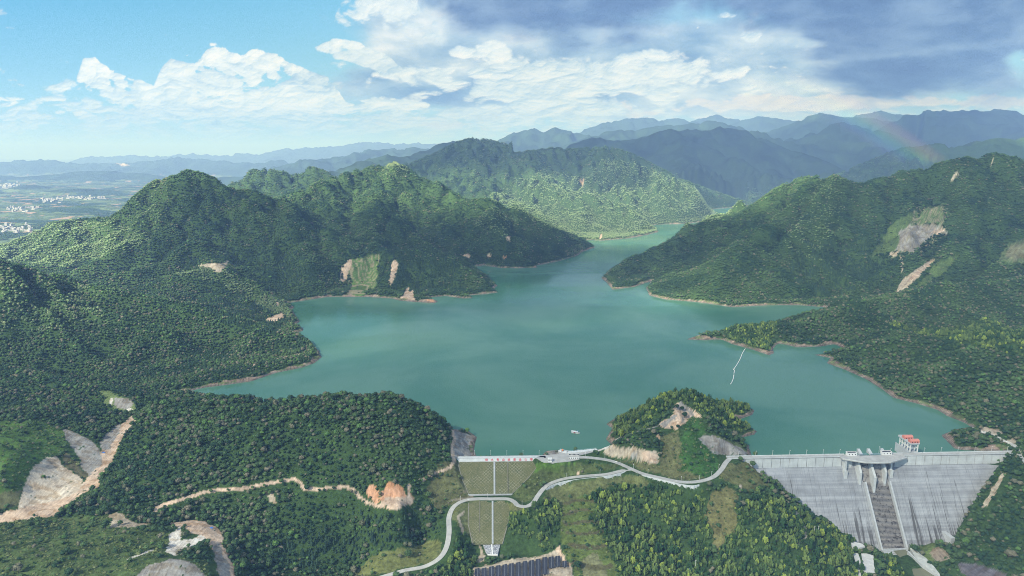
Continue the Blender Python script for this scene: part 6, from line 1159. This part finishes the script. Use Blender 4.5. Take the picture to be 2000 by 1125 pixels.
for u, v, lab in ((202, 884, 'small blue tarpaulin lying in the notch between the two grey gully slopes'), (412, 1031, 'small blue tarpaulin beside the bend of the pink track')):
    q_ = onto(u, v); bm = bmesh.new(); bmesh.ops.create_grid(bm, x_segments=8, y_segments=6, size=1)
    for w_ in bm.verts: w_.co = Vector((w_.co.x * 2.6, w_.co.y * 1.8, .9 + .5 * mn.noise(w_.co * 2.4) - .5 * (abs(w_.co.x) + abs(w_.co.y))))
    r_ = bmesh.ops.extrude_face_region(bm, geom=list(bm.faces)); [setattr(w_, 'co', w_.co - Vector((0, 0, .15))) for w_ in r_['geom'] if isinstance(w_, bmesh.types.BMVert)]
    me = bpy.data.meshes.new('tarpaulin'); bm.to_mesh(me); bm.free(); me.materials.append(plain('blue_plastic', (.08, .20, .60), .4, .4, .1)); o = bpy.data.objects.new('tarpaulin', me); col.objects.link(o); o.location = q_; tag(o, lab, 'tarpaulin')
# ---- towns on the plain
mbd = plain('plaster', (.42, .42, .42), .8, .2, .2, .05); mbr = plain('red_tile', (.45, .22, .16), .8, .2, .2, .05); rb = random.Random(9); protos = []
for k in range(4):
    b = MB(); w_, d__, h = [(18, 12, 11), (12, 12, 16), (30, 14, 7), (14, 20, 9)][k]; b.box(-w_ / 2, w_ / 2, -d__ / 2, d__ / 2, -3, h); b.prism([(-d__ / 2 - .5, h + .02), (0, h + 3), (d__ / 2 + .5, h + .02)], -w_ / 2 - .5, w_ / 2 + .5) if k % 2 else b.box(-w_ / 2 + 1, -w_ / 2 + 5, -2, 2, h + .01, h + 3)
    [b.box(-w_ / 2 + 1 + j * 3, -w_ / 2 + 2.4 + j * 3, -d__ / 2 - .1, -d__ / 2, z_, z_ + 1.4) for j in range(int(w_ / 3)) for z_ in range(2, int(h) - 1, 3)]
    o = b.build('town_building', mbd); protos.append(o)
first = True; used = set()
for (u0, u1, v0, v1, n_, sc_, lab, grp) in ((-20, 62, 437, 455, 70, 1.1, 'pale block building in the near town by the left edge', 'buildings of the nearest valley town'), (15, 75, 404, 416, 28, 1.2, 'pale block building in the settlement above the near town', 'buildings of the small left settlement'), (82, 125, 387, 396, 26, 1.3, 'pale block building in the hamlet left of the village row', 'buildings of the middle hamlet'),
        (128, 205, 384, 390, 34, 1.6, 'pale block building in the village row beyond the left ridge', 'buildings of the village row'), (-20, 38, 359, 369, 36, 2.2, 'pale block building in the farthest town at the left edge', 'buildings of the farthest town')):
    for k in range(n_):
        u, v = rb.uniform(u0, u1), rb.gauss((v0 + v1) / 2, (v1 - v0) / 4); q_ = G(u, v, -62); hz_ = float(height(np.array([q_[0]]), np.array([q_[1]]))[0])
        pr = protos[rb.randrange(4)]
        if pr.name in used: o = pr.copy(); col.objects.link(o)
        else: o = pr; used.add(pr.name)
        o.location = (q_[0], q_[1], hz_); o.rotation_euler = (0, 0, rb.uniform(-.4, .4)); f_ = sc_ * rb.uniform(.8, 1.5); o.scale = (f_, f_, sc_ * rb.uniform(.8, 1.2)); kk_ = ('L-roofed', 'tall', 'long low', 'high gabled')[protos.index(pr)]; th_ = ('left', 'middle', 'right')[min(2, max(0, int((u - u0) / (u1 - u0) * 3)))]; tag(o, lab.replace('pale block building', kk_ + ' pale building').replace(' in the ', ' at the %s of the ' % th_, 1), 'building', grp + ', ' + kk_ + ', ' + th_)
# ---- the nearest trees, each with trunk and crown
CRM = [crown_mesh('crown', k, s_ + 20, mfo, 150, 10) for k, s_ in VARS[:7]]; b = MB(); b.tube((0, 0, -1), (0, 0, 5), .30, .16); b.tube((0, 0, 3.2), (1.3, .3, 5.6), .12, .06); b.tube((0, 0, 3.0), (-1.1, -.5, 5.4), .12, .06); tro = b.build('trunk', M_BARK); trm = tro.data; bpy.data.objects.remove(tro)
NMS = {0: ('broadleaf_tree', 'broadleaf tree'), 1: ('conifer_tree', 'narrow conifer'), 2: ('bamboo_clump', 'feathery bamboo clump')}
def looks(tn, s_):
    g_ = tn[1]; r_ = tn[0] / tn[1]
    return ('large ' if s_ > 1.0 else 'mid-sized ' if s_ > .82 else 'small ') + ('yellow-green ' if g_ > .19 else 'brownish blossoming ' if r_ > .78 and g_ > .1 else 'light green ' if g_ > .125 else 'mid-green ' if g_ > .09 else 'dark green ')
ZN = [(0, 470, 'at the lower left below the pink track'), (470, 720, 'in the wood left of the valley road'), (720, 880, 'beside the lower bend of the valley road'), (880, 1130, 'near the solar racks'), (1130, 1400, 'in the grove below the retaining wall'), (1400, 1660, 'on the wooded spur left of the white concrete slabs'), (1660, 1830, 'between the white slabs and the stream'), (1830, 2001, 'on the bank right of the stream')]
def tree(xyz, kd_, idx, scl, rz, tint, lab, grp):
    nm, _ = NMS[kd_]; o = thing(nm, lab, 'bamboo' if kd_ == 2 else 'tree', xyz, grp, rz); o.scale = scl
    for n_, me in (('trunk', trm), ('crown', CRM[idx])):
        c_ = bpy.data.objects.new(n_, me); col.objects.link(c_); c_.parent = o; c_.color = (*tint, 1)
for i in NEAR:
    u, v = proj(x[i], y[i], z[i]); k = min(int(kd[i]), 2); zn = [q for q in ZN if q[0] <= u < q[1]] or [ZN[0] if u < 0 else ZN[-1]]; zn = zn[0]
    tree((x[i], y[i], z[i] - .5), k, int(min(IDX[i], 6)), tuple(SC[i]), ROT[i], TINT[i], looks(TINT[i], SC[i][0]) + '%s %s' % (NMS[k][1], zn[2]), looks(TINT[i], SC[i][0]) + '%ss %s' % (NMS[k][1], zn[2]))
for u, v, s_, lab in ((1337, 817, 1.3, 'lone dark round tree in the middle of the bare hilltop quarry'), (1322, 800, 1.1, 'dark tree beside the upper path of the hilltop quarry'), (1332, 803, 1.0, 'smaller dark tree right of the upper quarry path tree'), (1324, 838, .9, 'pointed dark tree at the front rim of the hilltop quarry'), (1128, 1113, 1.5, 'lone dark green tree in the grass right of the solar racks'), (1388, 661, 1.2, 'tallest lone tree on the bare tip of the wooded point')):
    q_ = onto(u, v); tree(q_, 0, 1, (s_, s_, s_ * 1.1), 1.0, (.025, .06, .03), lab, None) if True else None
# ---- rainbow standing in the rain before the far ranges
pa, pb = np.array(ray(1655, 222)), np.array(ray(1812, 322)); pa /= np.linalg.norm(pa); pb /= np.linalg.norm(pb); mid = (pa + pb) / 2; nrm = np.cross(pb, pa); nrm /= np.linalg.norm(nrm); side = np.cross(mid, pb - pa); side = side if True else -side
ch = pa - pb; e1_ = mid / np.linalg.norm(mid); e2_ = np.cross(e1_, ch); e2_ /= np.linalg.norm(e2_); e2_ = e2_ if e2_[2] < 0 else -e2_; cR = math.cos(R(42)); lo_a, hi_a = 0.0, math.pi / 2
for _ in range(60):
    am = (lo_a + hi_a) / 2; c_ = e1_ * math.cos(am) + e2_ * math.sin(am)
    if c_ @ pa > cR: lo_a = am
    else: hi_a = am
f1_ = pa - c_ * (c_ @ pa); f1_ /= np.linalg.norm(f1_); f2_ = np.cross(c_, f1_); f2_ = f2_ if f2_ @ pb > f2_ @ pa else -f2_
tB = math.atan2(pb @ f2_, pb @ f1_); b = MB(); colr = []; NR, NA = 12, 70; DIST = 6600.0
spec = np.array([(0, 0, 0), (.10, .07, .22), (.05, .12, .40), (.04, .26, .34), (.10, .34, .12), (.34, .34, .05), (.38, .19, .04), (.28, .05, .05), (0, 0, 0)]); vals = []
for ly, D_ in enumerate((DIST, DIST + 25)):
    for j in range(NA + 1):
        tt = -1.0 * tB * 2.2 + (tB * 3.5) * j / NA
        for i in range(NR + 1):
            rad = R(42 + (i / NR - .5) * 2.3); dv = c_ * math.cos(rad) + (f1_ * math.cos(tt) + f2_ * math.sin(tt)) * math.sin(rad); b.P(*(np.array([0, 0, CAMH]) + dv / dv[1] * D_))
            w1 = 1.0 - 0.0; fade_ = max(0, min(1, (tt + 1.5 * tB) / (1.2 * tB))) * max(0, min(1, (tB * 1.25 - tt) / (.3 * tB))); fade_ *= .35 + .65 * max(0, min(1, (tt + .25 * tB) / (.3 * tB))); vals.append([float(np.interp(i / NR, np.linspace(0, 1, 9), spec[:, q])) * fade_ for q in range(3)])
nl = (NA + 1) * (NR + 1)
for ly in range(2):
    for j in range(NA):
        for i in range(NR): a = ly * nl + j * (NR + 1) + i; b.f.append((a, a + 1, a + NR + 2, a + NR + 1))
for j in range(NA):
    for i in (0, NR): a = j * (NR + 1) + i; b.f.append((a, a + NR + 1, a + NR + 1 + nl, a + nl))
mrb = bpy.data.materials.new('rainbow'); mrb.use_nodes = True; t = NT(mrb.node_tree); t.n.clear(); a_ = t.new('ShaderNodeAttribute', attribute_name='bow'); em = t.new('ShaderNodeEmission'); t.l.new(a_.outputs[0], em.inputs[0]); em.inputs[1].default_value = .055; tr_ = t.new('ShaderNodeBsdfTransparent'); ad = t.new('ShaderNodeAddShader'); t.l.new(em.outputs[0], ad.inputs[0]); t.l.new(tr_.outputs[0], ad.inputs[1]); o_ = t.new('ShaderNodeOutputMaterial'); t.l.new(ad.outputs[0], o_.inputs[0]); mrb.cycles.emission_sampling = 'NONE'
rbw = b.build('rainbow', mrb, smooth=True); attr_color(rbw.data, 'bow', np.array(vals)); tag(rbw, 'faint rainbow arc slanting down in front of the far blue mountains', 'rainbow'); rbw['kind'] = 'stuff'
